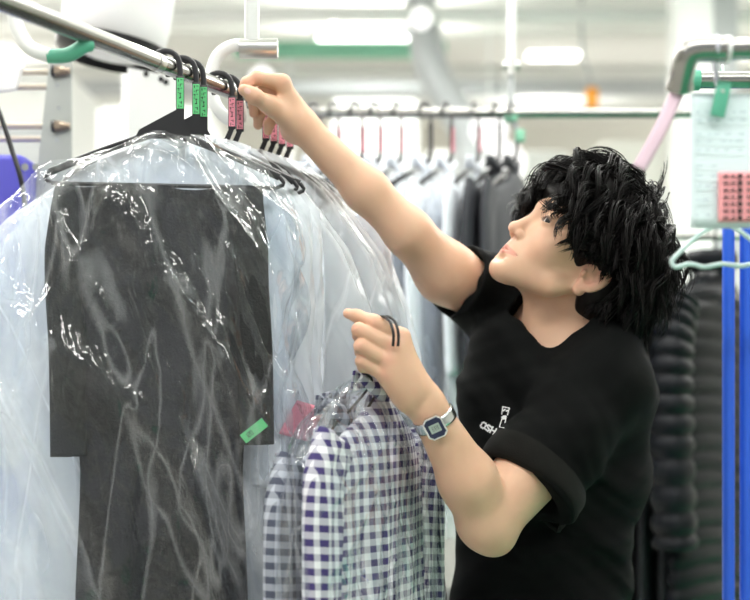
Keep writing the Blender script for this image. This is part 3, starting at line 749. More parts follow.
# ------------------------------------------------------------ shirts: body, two sleeves, collar
def cloth_tube(b,cl,w,d,n=28,fold=.004,seed=0,uvs=None,end=True):
    """flattened tube along a centre line in the xz plane; w,d half widths"""
    k=len(cl); start=len(b.v); vs=[]
    for i,(x,y,z) in enumerate(cl):
        a=Vector(cl[max(i-1,0)]);c=Vector(cl[min(i+1,k-1)]);T=(c-a).normalized(); S=Vector((-T.z,0,T.x))
        for j in range(n):
            an=2*PI*j/n; cs,sn=math.cos(an),math.sin(an)
            f=fold*math.sin(7*cs+i*.25+seed)*math.sin(i*.5+seed*2)+fold*.8*math.sin(13*cs-seed+i*.1)
            vs.append(Vector((x,y,z))+S*(cs*w[i])+Vector((0,1,0))*(math.copysign(abs(sn)**.8,sn)*d[i]+f*(1 if sn>0 else -1)*abs(sn)))
    b.add(vs,[(i*n+j,i*n+(j+1)%n,(i+1)*n+(j+1)%n,(i+1)*n+j) for i in range(k-1) for j in range(n)]+[tuple(range(n))]+([tuple((k-1)*n+j for j in range(n))] if end else []))
def add_uv(o):
    me=o.data; uv=me.uv_layers.new(name='uv'); 
    for p in me.polygons:
        nrm=p.normal; side=abs(nrm.x)>.8
        for li in p.loop_indices:
            c=me.vertices[me.loops[li].vertex_index].co
            uv.data[li].uv=(c.x+c.y*(.9 if side else .25),c.z+ (c.x*.12 if o.name.startswith('sleeve') else 0))
    return o
def make_shirt(name,label,cat,mat,depth=.02,hw_=.165,length=.62,group=None,uv=False,top=-.082):
    t=thing(name,label,cat,(0,0,0),(0,0,0),group)
    b=MB(); n=40; k=44; vs=[]
    for i in range(k):
        v=i/(k-1)
        for j in range(n):
            an=2*PI*j/n; c_,s_=math.cos(an),math.sin(an); cx=math.copysign(abs(c_)**.8,c_)
            u=cx*hw_*(1+.03*math.sin(v*9)+.08*v)
            zt=top-.03*min(1,abs(cx)/.3)-.055*abs(cx)**1.5
            z=zt*(1-v)+(top-length)*v
            g=min(1,(zt-z)/.05)**.6
            y=math.copysign(abs(s_)**.8,s_)*depth*(.3+.7*g)
            y+=math.copysign(1,s_)*abs(s_)*.22*depth*(math.sin(u*70+3*math.sin(z*9))*min(1,v*3)+.7*math.sin(u*31-z*12))
            vs.append((u,y,z))
    b.add(vs,[(i*n+j,i*n+(j+1)%n,(i+1)*n+(j+1)%n,(i+1)*n+j) for i in range(k-1) for j in range(n)]+[tuple(range(n)),tuple((k-1)*n+j for j in range(n))])
    o=b.build('shirt_body',mat,t); 
    if uv: add_uv(o)
    for s in (-1,1):
        b=MB(); cl=spline([(s*(hw_-.01),0,top-.075),(s*(hw_+.022),-.002,top-.14),(s*(hw_+.028),-.004,top-.3),(s*(hw_+.02),-.006,top-.5)],26)
        cloth_tube(b,cl,[lerp(.045,.032,i/25) for i in range(26)],[depth*.7]*26,fold=depth*.12,seed=s+2); o=b.build('sleeve',mat,t)
        if uv: add_uv(o)
    b=MB()
    for s in (-1,1):
        b.grid(lambda a,c: (s*(.004+.045*a), -depth*.5*(1-a*1.2)-.006*math.sin(c*PI), top+.022*a*(1-a*.2)-.036*c*(1-a*.6)+.006), 8,6)
    b.grid(lambda a,c:(-.046+.092*a, depth*.5-.0+.004*c, top+.03-.03*c-.015*abs(a-.5)),10,5)
    o=b.build('shirt_collar',mat,t); o.modifiers.new('Solidify','SOLIDIFY').thickness=.002
    if uv: add_uv(o)
    b=MB(); b.box((0,-depth*1.02,top-.33),(.026,.003,.56)); 
    for i in range(6): b.lathe([(0,0),(.005,0),(.005,-.0015),(0,-.0015)],(0,-depth*1.12,top-.08-.085*i),10,Matrix.Rotation(-PI/2,3,'X').to_4x4())
    o=b.build('button_placket',mat,t)
    if uv: add_uv(o)
    return t
def t_for(px,off=.0205):
    c=(px-375)/F; return (.45-off+1.5*c)/(.234-.5*c)
def put(o,t,ang,dz=0):
    p=rail_pt(t); o.location=(p.x,p.y,p.z+dz); o.rotation_euler=(0,0,math.radians(ang)); return o
HZ=0.0
# front three: green tags
gh=make_hanger('clothes_hanger','black hanger with green tag, nearest on the chrome rail, holding the charcoal coat','hanger','green tagged hangers',M['green_tag'])
del gh['group']
put(gh,t_for(180),8)
h2=copy_tree(gh); put(setlab(h2,'middle of the three black hangers with green tags'),t_for(196),8)
h3=copy_tree(gh); put(setlab(h3,'green-tagged black hanger farthest from camera, closest to the pink-tagged ones'),t_for(203.5),8)
# pink tagged on the front rail
ph=make_hanger('clothes_hanger','pink-tagged black hanger left of the raised thumb, first one past the gap','hanger','x',M['pink_tag'],fin=False,width=.115)
del ph['group']; put(ph,t_for(232),3)
pl=['pink-tagged black hanger being pinched between the raised thumb and finger','leftmost of four pink-tagged hangers hanging below the raised palm','second from left of four pink-tagged hangers below the raised palm',
    'third from left of four pink-tagged hangers below the raised palm','rightmost of four pink-tagged hangers below the raised wrist']
pts_=[240,266,274,282,290]
phs=[ph]
for l,x in zip(pl,pts_): c=copy_tree(ph); phs.append(put(setlab(c,l),t_for(x),2)) 
# ------------------------------------------------------------ charcoal coat on the nearest hanger
coat=thing('coat','charcoal knitted coat hanging flat inside the nearest clear plastic cover','coat'); put(coat,t_for(180),8)
b=MB()
def cb(a,c):
    an=2*PI*a; cs,sn=math.cos(an),math.sin(an); cx=math.copysign(abs(cs)**.45,cs)
    hwid=.146-.026*min(1,c*2.2)+.004*math.sin(c*11)
    u=cx*hwid-.005; z=-.176-.9*c-.004*math.sin(u*40)
    y=math.copysign(abs(sn)**.6,sn)*(.006+.014*min(1,c*6))
    y+=math.copysign(1,sn)*abs(sn)*(.003*math.sin(u*55+4*math.sin(z*7))+.003*math.sin(z*38+u*20)*math.sin(u*19)+.0025*mnoise.noise(Vector((u*30,sn,z*30)))*2)
    return (u,y,z)
b.grid(cb,110,160,wrap=True); o=b.build('coat_body',M['coat'],coat)
for s,x0,zl in ((-1,-.142,-.565),(1,.124,-.55)):
    b=MB(); cl=spline([(x0,-.004,-.178),(x0-.002,-.012,-.3),(x0+.004,-.014,-.42),(x0+.006,-.013,zl)],40)
    cloth_tube(b,cl,[.014+.012*min(1,i/10) for i in range(40)],[.008+.004*min(1,i/8) for i in range(40)],24,.002,seed=s+3)
    sl_=b.build('coat_sleeve',M['coat_sleeve'],coat)
    if s==1:
        b=MB(); R3=Matrix.Rotation(math.radians(-38),3,'Y'); b.box((x0+.002,-.0305,-.529),(.040,.0012,.015),R3); lb=b.build('sticker',M['green_tag'],sl_,smooth=False); lb['label']='bright green numbered sticker'
        k=MB()
        for i,g_ in enumerate(([(-.9,.9),(-.9,-.9)],[(-.6,.9),(.2,.9),(.2,0),(-.6,0),(-.6,-.9),(.2,-.9)],[(.5,.9),(1.2,.9),(1.2,-.9),(.5,-.9),(.5,.9)])):
            for (xa,za),(xb,zb) in zip(g_,g_[1:]):
                mid=Vector(((xa+xb)/2*.004-.008+.0,-.0008,(za+zb)/2*.0035)); ln=max(.0008,abs(xb-xa)*.004),.0004,max(.0008,abs(zb-za)*.0035)
                k.box(Vector((x0+.002,-.0305,-.529))+R3@mid,ln,R3)
        k.build('sticker_print',M['ink'],lb,smooth=False)
bag=link('garment_cover',bag_mesh('garment_cover',3,.30,.185,.042,([-.32,-.24,-.18,-.05,0,.05,.15,.19],[-.27,-.215,-.155,-.108,-.095,-.103,-.15,-.2]),1.05,260,300,.017,1.12,.55),M['film'])
put(bag,t_for(180),8); tag(bag,'clear crinkled plastic cover over the charcoal coat, front left','garment cover')
# shirts and covers behind on the front rail
ws=make_shirt('shirt','white shirt in plastic on the middle green-tagged hanger','shirt',M['white_cloth'],.010,.10,.7,top=-.115); put(ws,t_for(196),8)
s2=copy_tree(ws); put(setlab(s2,'white shirt in plastic on the farthest green-tagged hanger'),t_for(203.5)+.02,8)
covm=bag_mesh('garment_cover',11,.34,.19,.016,([-.34,-.25,-.15,-.05,0,.05,.15,.19],[-.32,-.22,-.15,-.1,-.088,-.098,-.15,-.2]),1.0,120,110,.004,1.05,.3)
cv=link('garment_cover',covm,M['film_milky']); put(cv,t_for(196),8); tag(cv,'plastic cover on the middle green-tagged hanger, just behind the charcoal coat','garment cover')
cv2=copy_tree(cv); put(setlab(cv2,'plastic cover on the farthest green-tagged hanger, second behind the coat'),t_for(203.5)+.02,8)
top_r=([-.2,-.12,-.04,0,.05,.095,.15,.19,.225,.25],[-.2,-.13,-.085,-.078,-.095,-.13,-.19,-.25,-.34,-.45])
lab_s=['white shirt in plastic on the first pink-tagged hanger past the gap','pale shirt in plastic on the hanger pinched by the raised hand','pale shirt in plastic on the leftmost hanger below the raised palm',
       'pale shirt in plastic on the second hanger below the raised palm','pale shirt in plastic on the third hanger below the raised palm','pale blue shirt in plastic on the rightmost hanger below the raised wrist']
bs=make_shirt('shirt',lab_s[5],'shirt',M['blue_cloth'],.008,.13,.72,top=-.11)
bags=[link('garment_cover',bag_mesh('garment_cover',20+i,.2,[.25,.245,.24,.24][i],.012+.003*i,top_r,1.0,150,190,.0065,1.04+.02*i,.25+.2*i),M['film_milky']) for i in range(4)]
for b_ in bags: tag(b_,'x','garment cover')
lab_b=['milky plastic cover on the first pink-tagged hanger past the gap','milky plastic cover on the hanger pinched by the raised hand','milky plastic cover on the leftmost hanger below the raised palm',
       'milky plastic cover on the second hanger below the raised palm','milky plastic cover on the third hanger below the raised palm','milky plastic cover on the rightmost hanger below the raised wrist, farthest back']
for i,x in enumerate([232]+pts_):
    tt=t_for(x)
    if i in (0,5):
        s_=bs if i==5 else copy_tree(ws); put(setlab(s_,lab_s[i]),tt,2+(i==0))
    c=bags[i] if i<4 else copy_tree(bags[i-3]); put(setlab(c,lab_b[i]),tt,2+(i==0))
# ------------------------------------------------------------ the hangers in his lower hand, with the checked shirts
ANG=60
def held(off,label_h,label_s,mat,front,dz=0):
    base=Vector(P(377,395,1.80))+off
    t=thing('clothes_hanger',label_h,'hanger',base,(0,0,math.radians(ANG)))
    Mi=(Matrix.Translation(base)@Matrix.Rotation(math.radians(ANG),4,'Z')).inverted()
    b=MB(); d=front
    pts=[P(398-d,346,1.716),P(398.5-d,334,1.713),P(395-d,322,1.719),P(388-d,316.5,1.735),P(382-d,320,1.762),P(376,335,1.785),P(366,357,1.79),P(364.5,372,1.765),P(371,384,1.775),base+Vector((0,0,-.004))]
    pts=[Mi@Vector(p) for p in spline(pts,40)]
    b.tube(pts,.0021,8); b.build('hook',M['black_plastic'],t)
    b=MB()
    for s in (-1,1): b.tube(spline([(0,0,0),(s*.05,0,-.04),(s*.1,0,-.085)],10),.0035,8)
    b.tube([(-.1,0,-.085),(.1,0,-.085)],.003,8); b.build('shoulder_bar',M['black_plastic'],t)
    s=make_shirt('shirt',label_s,'shirt',mat,.026,.125,.66,uv=True,top=.012); s.location=base; s.rotation_euler=(0,0,math.radians(ANG)); return t,s,base
ht,hs,hb=held(Vector((0,0,0)),'thin black hanger hooked over the lowered hand, holding the purple gingham shirt','purple and white gingham shirt in plastic held below the lowered hand',M['gingham'],0)
n_=Vector((-math.sin(math.radians(ANG)),math.cos(math.radians(ANG)),0))
gt,gs,gb=held(n_*.062+Vector((0,0,-.035)),'second black hanger in the lowered hand, behind the gingham shirt','grey checked shirt in plastic, left of and behind the purple gingham shirt',M['grey_gingham'],5)
cb_=link('garment_cover',bag_mesh('garment_cover',41,.19,.2,.058,([-.2,-.15,-.05,0,.05,.12,.2],[-.12,-.045,.005,.014,.008,-.03,-.12]),.72,170,190,.0045,1.12,.4),M['film'])
cb_.location=hb+n_*.022+Vector((0,0,.012)); cb_.rotation_euler=(0,0,math.radians(ANG)); tag(cb_,'clear plastic cover around the checked shirts held in the lowered hand','garment cover')
# pink slip
b=MB(); b.grid(lambda a,c:(-.022+.044*a,.006*math.sin(a*4+c*3),-.028+.056*c+.01*a),10,10); o=b.build('slip',M['pink_tag'],None); o.name='paper_slip'; o.modifiers.new('Solidify','SOLIDIFY').thickness=.001
o.location=P(301,424,1.858); o.rotation_euler=(0,.5,.2); tag(o,'small pink slip showing through the plastic left of the gingham shirt','slip')
# ------------------------------------------------------------ wristwatch
wa=Vector(A(466,482,1.80)-A(428,408,1.765)).normalized(); wc=Vector(A(434.5,419,1.771))
view=(Vector((0,0,CAMZ))-wc).normalized(); wn=(view-wa*view.dot(wa)).normalized()
wn=(Matrix.Rotation(math.radians(8),3,wa)@wn); ws_=wa.cross(wn)
watch=thing('wristwatch','silver digital wristwatch with dark square face on the lowered wrist','watch',wc)
hit=body_bvh.ray_cast(wc+wn*.08,-wn); top_=hit[0]
R3=Matrix((ws_,wa,wn)).transposed()
ring=ring_on(body_bvh,wc,wa,.07,40)
b=MB(); k=40; prof=[]
for o_,th in ((-.0085,.0006),(-.008,.0024),(-.004,.0028),(.0,.0024),(.004,.0028),(.008,.0024),(.0085,.0006)):
    pr=[p+wa*o_+(p-wc).normalized()*(th+.0008) for p in ring]; prof.append(pr)
for pr in prof:
    q_=[(pr[i-1]+pr[i]*2+pr[(i+1)%k])/4 for i in range(k)]; pr[:]=q_
vs=[v for pr in prof for v in pr]; fs=[(j*k+i,j*k+(i+1)%k,(j+1)*k+(i+1)%k,(j+1)*k+i) for j in range(6) for i in range(k)]
b.add(vs,fs); b.build('strap',M['silver'],watch,world=True)
cpos=top_+wn*.0035
def oct_(b,c,w,h,d,cut):
    poly=[(-w/2+cut,-h/2),(w/2-cut,-h/2),(w/2,-h/2+cut),(w/2,h/2-cut),(w/2-cut,h/2),(-w/2+cut,h/2),(-w/2,h/2-cut),(-w/2,-h/2+cut)]
    Mx=Matrix.Translation(c)@R3.to_4x4()@Matrix.Rotation(-PI/2,4,'X')
    b.prism([(x,z) for x,z in poly],d,Matrix.Translation(c)@R3.to_4x4()@Matrix.Rotation(PI/2,4,'X'))
b=MB(); oct_(b,cpos,.029,.033,.008,.006); cs=b.build('case',M['silver'],watch,smooth=False,world=True)
b=MB(); oct_(b,cpos+wn*.0042,.0245,.0285,.0012,.0045); fc=b.build('watch_face',M['watch_face'],cs,smooth=False,world=True)
b=MB(); b.box(cpos+wn*.0050,(.0155,.0125,.0006),R3); b.build('display',M['lcd'],cs,smooth=False,world=True)
b=MB()
for dx in (-.005,-.0012,.0026): 
    for dy in (-.003,0,.003): b.box(cpos+wn*.0054+ws_*dx+wa*dy,(.0024,.0005,.0003),R3)
    b.box(cpos+wn*.0054+ws_*(dx+.0013),(.0005,.006,.0003),R3)
b.build('display_digits',M['ink'],cs,smooth=False,world=True)

# ------------------------------------------------------------ row on the back rail
bh=make_hanger('clothes_hanger','x','hanger',None,M['pink_tag'],fin=False,width=.15)
bo=make_hanger('clothes_hanger','x','hanger',None,None,slot=True,fin=False,width=.15)
xs=[(310,'p','black hook farthest left on the back rail, just above the raised wrist'),(330,'p','pink-tagged hanger on the back rail, its tag half hidden by the raised forearm'),
    (352,'p','pink-tagged hanger on the back rail, second tag from the left above the forearm'),(371,'p','pink-tagged hanger on the back rail, third tag from the left above the forearm'),
    (393,'p','pink-tagged hanger on the back rail, left neighbour of the leftmost tagless one'),(421,'o','slotted black hanger without tag between pink-tagged ones on the back rail'),
    (443,'p','pink-tagged hanger just right of the tagless one amid the back row'),(471,'p','rightmost pink-tagged hanger of the back row'),
    (492,'o','slotted black hanger without tag, left one of the pair by the post'),(509,'o','slotted black hanger without tag, rightmost of the back row')]
shm=make_shirt('shirt','x','shirt',M['white_cloth'],.014,.165,.75)
shd=make_shirt('jacket','x','jacket',M['navy_cloth'],.017,.17,.72)
bgm=bag_mesh('garment_cover',77,.2,.2,.019,([-.2,-.15,-.05,0,.05,.15,.2],[-.24,-.15,-.095,-.08,-.095,-.15,-.24]),.95,110,140,.004,1.06,.2)
bgo=link('garment_cover',bgm,M['film_milky']); tag(bgo,'x','garment cover')
used=set()
for i,(px,kind,lab) in enumerate(xs):
    src=bh if kind=='p' else bo
    h=src if src.name not in used else copy_tree(src); used.add(src.name)
    x=(px+4-375)/F*BY; a=math.radians(62+6*math.sin(i*2.1))
    if i>=8: a=math.radians(66)
    # stem hangs below the hook on the near side
    h.location=(x,BY,BZ-.006); h.rotation_euler=(0,0,a); h.scale=(1.35,1.35,1.35); setlab(h,lab)
    dark=i>=8; src=shd if dark else shm
    g=src if src.name not in used else copy_tree(src); used.add(src.name); g.location=h.location-Vector((0,0,.042)); g.rotation_euler=h.rotation_euler
    hn=['first','second','third','fourth','fifth','sixth','seventh','eighth'][i] if i<8 else ''
    setlab(g,(['dark jacket on the left hanger of the pair by the post','dark jacket on the rightmost hanger, partly behind the hair'][i-8]) if dark else 'white bagged shirt on the back rail, under the %s hook from the left'%hn)
    if not dark:
        c=bgo if 'bg' not in used else copy_tree(bgo); used.add('bg'); c.location=h.location-Vector((0,0,.042)); c.rotation_euler=h.rotation_euler
        setlab(c,'milky plastic cover on the back rail, under the %s hook from the left'%hn)
# ------------------------------------------------------------ right foreground: chrome pipes, form, clip, hangers, tape
r=thing('hanging_rail','near chrome rail with elbow end, top right corner','rail',P(740,48,1.45))
b=MB(); b.tube([P(694,50,1.45),P(980,44,1.45)],.0127,24); b.build('rail_tube',M['chrome'],r,world=True,sharp=50)
b=MB(); b.tube(spline([P(724,49.5,1.45),P(700,49.5,1.45),P(689,53,1.452),P(684,64,1.46),P(679,88,1.48)],22),[.0145]*20+[.0165]*2,24); b.build('elbow',M['chrome'],r,world=True,sharp=50)
b=MB(); b.tube([P(725,49.4,1.45),P(729,49.3,1.45)],.0158,24); b.build('collar',M['white_metal'],r,world=True,sharp=50)
r=thing('hanging_rail','chrome rail just below the elbowed one at the right edge','rail',P(740,80,1.75))
b=MB(); b.tube([P(690,80,1.75),P(980,80,1.75)],.0118,20); b.build('rail_tube',M['chrome'],r,world=True,sharp=50)
b=MB(); b.tube([P(683,80,1.75),P(699,80,1.75)],.0148,20); b.build('end_cap',M['green_clip'],r,world=True,sharp=50)
b=MB()
a0,a1=P(679,88,1.475),P(639,168,1.465); sd_=(a1-a0).cross(Vector((0,1,0))).normalized()
def tp(a,c): p=a0.lerp(a1,c); return p+sd_*(a-.5)*.0165+Vector((0,-.004*math.sin(c*PI),-.003*math.sin(c*3)))
b.grid(tp,4,24); o=b.build('tape',M['pink_ribbon'],None); o.modifiers.new('Solidify','SOLIDIFY').thickness=.0006; o.name='pink_tape'; tag(o,'pale pink tape hanging from the chrome elbow in front of the hair','tape')
PY=1.47
def rect(b,x0,y0,x1,y1,Y,t=.0006,curl=0,n=12):
    p0,p1=P(x0,y0,Y),P(x1,y1,Y)
    vs=[];
    b.grid(lambda a,c:(lerp(p0.x,p1.x,a),Y+curl*math.sin(a*2.5+c),lerp(p0.z,p1.z,c)),n,n)
form=MB(); rect(form,691,93,775,228,PY,curl=.004); fo=form.build('order_form',M['paper'],None); fo.modifiers.new('Solidify','SOLIDIFY').thickness=.0006
tag(fo,'pale blue-white order form clipped below the near chrome rail, right edge','paper')
b=MB()
rr=random.Random(3)
for yy in (112,120,134,141,150,166,176,186,200,215):
    x=696
    while x<(745 if yy<165 else 712):
        w=rr.uniform(2,7); p=P(x+w/2,yy,PY-.0012); b.box(p,(w/F*PY,.0004,.0016)); x+=w+rr.uniform(2,9)
b.build('form_print',M['paper_ink'],fo,smooth=False)
b=MB(); rect(b,718,172,775,222,PY-.004); cp=b.build('coupon',M['pink_paper'],fo); cp['label']='pink coupon strip with dark marks'; cp.modifiers.new('Solidify','SOLIDIFY').thickness=.0006
b=MB()
for i in range(7):
    y=176+i*7
    for x,w,h in ((726,5,2.2),(733,4,2.2),(740,4.5,4.5),(749,4,2.2)): b.box(P(x,y,PY-.0062),(w/F*PY,.0005,h/F*PY))
b.build('coupon_print',M['ink'],cp,smooth=False)
clip=thing('clip','green plastic clip gripping the top of the order form','clip',P(720,98,PY-.006))
b=MB(); R3=Matrix.Rotation(math.radians(12),3,'Y'); b.box(P(721,99,PY-.007),(.0165,.004,.042),R3,bev=.001); b.build('jaw',M['green_clip'],clip,world=True)
b=MB(); b.box(P(721,99,PY+.006),(.0165,.004,.042),R3,bev=.001); b.build('jaw',M['green_clip'],clip,world=True)
b=MB(); b.tube([P(722,92,PY-.009),P(722,92,PY+.009)],.003,10); b.build('spring',M['steel'],clip,world=True)
loop=MB(); loop.tube(spline([P(719,88,PY),P(716,66,PY-.008),P(718,46,PY-.036),P(717,38,PY-.02),P(716,40,PY),P(714,60,PY+.0),P(717,86,PY+.0)],26),.0022,8,flat=.004); lo=loop.build('strap_loop',pbr('lilac_white_strap',(.7,.7,.8),.4),None); tag(lo,'pale lilac loop over the near chrome rail, carrying the green clip','strap')
mh=thing('clothes_hanger','mint-white plastic hanger hanging empty below the order form','hanger',P(722,226,1.53))
Y=1.53
b=MB(); b.tube(spline([P(722,222,Y),P(700,234,Y),P(676,256,Y),P(672,262,Y),P(676,267,Y),P(690,264,Y),P(705,267,Y),P(722,264,Y),P(740,266,Y),P(754,264,Y),P(768,267,Y),P(772,262,Y),P(768,256,Y),P(744,234,Y),P(722,222,Y)],80),.0029,10,caps=False); b.build('shoulder_bar',M['mint'],mh,world=True)
b=MB(); b.tube(spline([P(722,222,Y),P(722,150,Y),P(722,100,Y+.1),P(723,88,Y+.21),P(723,70,Y+.22),P(722,66,Y+.235),P(721,74,Y+.248)],30),.002,8); b.build('hook',M['mint'],mh,world=True)
for x,Y_,lab in ((728.5,2.15,'bright blue upright pole, left one of two at the right edge'),(746,2.15,'bright blue upright pole at the very right edge')):
    t=thing('pole',lab,'pole',P(x,600,Y_).xy.to_3d()); p=P(x,0,Y_).x
    b=MB(); b.tube([(p,Y_,.03),(p,Y_,P(0,226,Y_).z)],.0105,18); b.build('tube',M['blue_pole'],t,world=True,sharp=50)
    b=MB(); b.box((p,Y_,.015),(.07,.07,.03),bev=.004); b.build('foot_plate',M['black_plastic'],t,world=True)
    b=MB(); b.tube([(p,Y_,P(0,226,Y_).z),(p,Y_,P(0,226,Y_).z+.01)],.0118,18); b.build('cap',M['black_plastic'],t,world=True,sharp=50)
# dark jackets behind him
JY=3.15; JZ=P(0,236,JY).z
r=thing('hanging_rail','low rail hidden behind the hair, carrying the black jackets','rail',(.75,JY,JZ))
b=MB(); b.tube([(P(612,0,JY).x,JY,JZ),(P(860,0,JY).x,JY,JZ)],.0115,16); b.build('rail_tube',M['steel'],r,world=True,sharp=50)
b=MB(); b.tube([(P(860,0,JY).x-.02,JY,0),(P(860,0,JY).x-.02,JY,JZ)],.0125,16); b.tube([(P(612,0,JY).x+.02,JY,0),(P(612,0,JY).x+.02,JY,JZ)],.0125,16); b.build('stand',M['steel'],r,world=True,sharp=50)
jk=make_shirt('jacket','x','jacket',M['dark_cloth'],.022,.2,.95)
def puffer(label):
    t=thing('puffer_jacket',label,'jacket'); b=MB()
    n=60;k=150;vs=[]
    for i in range(k):
        v=i/(k-1)
        for j in range(n):
            an=2*PI*j/n; c_,s_=math.cos(an),math.sin(an); cx=math.copysign(abs(c_)**.7,c_)
            zt=-.09-.09*abs(cx)**1.4; z=zt*(1-v)-1.0*v; q_=abs(math.sin((z)*PI/.045+.6*math.sin(cx*3)))**.5
            g=min(1,(zt-z)/.06)**.5
            vs.append((cx*(.2+.016*q_),math.copysign(abs(s_)**.8,s_)*(.03+.012*q_)*(.3+.7*g),z))
    b.add(vs,[(i*n+j,i*n+(j+1)%n,(i+1)*n+(j+1)%n,(i+1)*n+j) for i in range(k-1) for j in range(n)]+[tuple(range(n)),tuple((k-1)*n+j for j in range(n))])
    b.build('jacket_body',M['puff'],t)
    for s in (-1,1):
        b=MB(); m=110; cl=spline([(s*.18,0,-.17),(s*.235,-.01,-.3),(s*.245,-.015,-.5),(s*.235,-.02,-.75)],m)
        cloth_tube(b,cl,[.045+.015*abs(math.sin(i/m*PI*14))**.5 for i in range(m)],[.035+.015*abs(math.sin(i/m*PI*14))**.5 for i in range(m)],26,.001); b.build('sleeve',M['puff'],t)
    b=MB(); b.lathe([(.05,-.1),(.062,-.08),(.064,-.06),(.058,-.045),(.052,-.05),(.05,-.09)],(0,0,0),24); b.build('jacket_collar',M['puff'],t)
    return t
M['puff']=pbr('black_quilted_nylon',(.006,.007,.01),.5,spec=.2,bump=.3,bscale=60)
jl=[(628,'plain black jacket right behind the mans back, leftmost of the dark jackets'),(650,'plain black jacket between his back and the quilted jacket, second dark one'),(670,'plain black jacket touching the quilted jacket, third dark one')]
hk=None
for i,(px,l) in enumerate(jl):
    o=jk if i==0 else copy_tree(jk); o.location=((px-375)/F*JY,JY,JZ); o.rotation_euler=(0,0,math.radians(72)); setlab(o,l)
pf=puffer('black quilted puffer jacket beside the blue poles'); pf.location=((704-375)/F*JY,JY-.07,JZ); pf.rotation_euler=(0,0,math.radians(50))
for i,(o,l) in enumerate(zip([628,650,670,704],['black hanger behind the hair carrying the leftmost dark jacket','black hanger behind the hair carrying the second dark jacket','black hanger behind the hair carrying the dark jacket next to the quilted one','black hanger of the quilted puffer jacket'])):
    h=copy_tree(bo); h.scale=(1,1,1); h.location=((o-375)/F*JY,JY-(.07 if i==3 else 0),JZ+.002); h.rotation_euler=(0,0,math.radians(50 if i==3 else 72)); setlab(h,l)
# ------------------------------------------------------------ left: machine with plate, rods, padded drum, blue cabinet
EY=2.35
mc=thing('pressing_machine','machine frame with perforated grey plate, beige rods and blue side, left edge','machine',(P(30,0,EY).x,EY,0))
b=MB(); p=[P(51,50,EY),P(72,50,EY),P(72,640,EY),P(30,640,EY),P(30,240,EY)]
b.prism([(q.x,q.z) for q in p],.006,Matrix.Translation((0,EY,0))); pl_=b.build('perforated_plate',M['galv'],mc,smooth=False,world=True)
b=MB()
for (x,y) in ((57.5,85),(57,140),(59,108),(58,165)): b.tube([P(x,y,EY-.0034),P(x,y,EY-.0044)],.004,14)
b.build('hole',M['machine_grey'],pl_,world=True,sharp=40)
for y in (72,87,126,139):
    b=MB(); b.tube([P(-60,y,EY+.02),P(54,y,EY+.02)],.0062,12); b.build('rod',M['beige_rod'],mc,world=True,sharp=50)
for y in (71,126):
    b=MB(); b.tube([P(54,y,EY-.01),P(60,y,EY-.01)],.0105,6); b.tube([P(60,y,EY-.01),P(65,y,EY-.01)],.0085,12); b.tube([P(65,y,EY-.01),P(70,y,EY-.01)],.006,12); b.build('nut',M['brass'],mc,world=True,sharp=30)
    b=MB(); b.tube([P(52,y,EY-.01),P(55,y,EY-.01)],.0115,14); b.build('washer',M['black_plastic'],mc,world=True,sharp=30)
b=MB(); b.box(P(-17,390,EY-.0),(.2,.16,.86),bev=.012); bc=b.build('blue_housing',M['blue_paint'],mc,world=True)
b=MB()
for x in (25,36): b.tube([P(x,167,EY-.083),P(x,167,EY-.092)],.007,6)
b.build('bolt',M['steel'],bc,world=True,sharp=30)
b=MB(); b.box(P(8,425,EY-.095),(.05,.03,.15),bev=.01); b.build('control_box',M['cream_cloth'],mc,world=True)
b=MB(); b.box((P(0,0,EY).x,EY,.05),(.3,.3,.1),bev=.01); b.build('plinth',M['machine_grey'],mc,world=True)
b=MB(); b.tube(spline([P(-8,95,2.2),P(2,120,2.2),P(12,150,2.2),P(22,185,2.2),P(28,240,2.25),P(30,330,2.28)],30),.0045,10); o=b.build('cable',M['black_plastic'],None); tag(o,'black cable curving down in front of the rods, left edge','cable')
b=MB(); b.grid(lambda a,c: P(lerp(-25,25-8*c,a),lerp(65,90,c)+3*math.sin(a*3),EY-.03+.01*math.sin(a*3)),12,8); o=b.build('cloth',M['pad'],None); o.name='white_cloth'; o.modifiers.new('Solidify','SOLIDIFY').thickness=.002; tag(o,'white cloth lying over the upper rods at the left edge','cloth')
dr=thing('padded_drum','large round white padded drum with black rim above the rods','drum',P(112,60,2.6))
c=P(112,47,2.6); Mt=Matrix.Rotation(math.radians(9),4,'Y')
b=MB(); b.lathe([(0,-.022),(.06,-.02),(.098,-.008),(.108,.01),(.112,.06),(.112,.42),(0,.43)],c,48,Mt); b.build('pad',M['pad'],dr,world=True,sharp=60)
b=MB(); b.lathe([(.101,-.030),(.114,-.018),(.1165,.006),(.112,.006),(.106,-.012),(.098,-.024)],c,48,Mt); b.build('rim',M['black_plastic'],dr,world=True,sharp=60)
pn=MB(); p=[P(128,68,2.5),P(176,78,2.5),P(176,330,2.5),P(128,330,2.5)]
pn.prism([(q.x,q.z) for q in p],.01,Matrix.Translation((0,2.5,0)))
t=thing('machine_panel','pale grey panel with round black holes behind the green-tagged hangers','panel',(P(150,0,2.5).x,2.5,0)); po=pn.build('plate',M['machine'],t,smooth=False,world=True)
b=MB()
for x,y in ((146,69),(161,74),(166,77)): b.tube([P(x,y+5,2.494),P(x,y+5,2.4925)],.0055,16)
b.build('hole',M['black_plastic'],po,world=True,sharp=40)
b=MB(); b.box((P(152,0,2.5).x,2.55,.65),(.09,.1,1.3),bev=.01); b.build('leg',M['machine'],t,world=True)

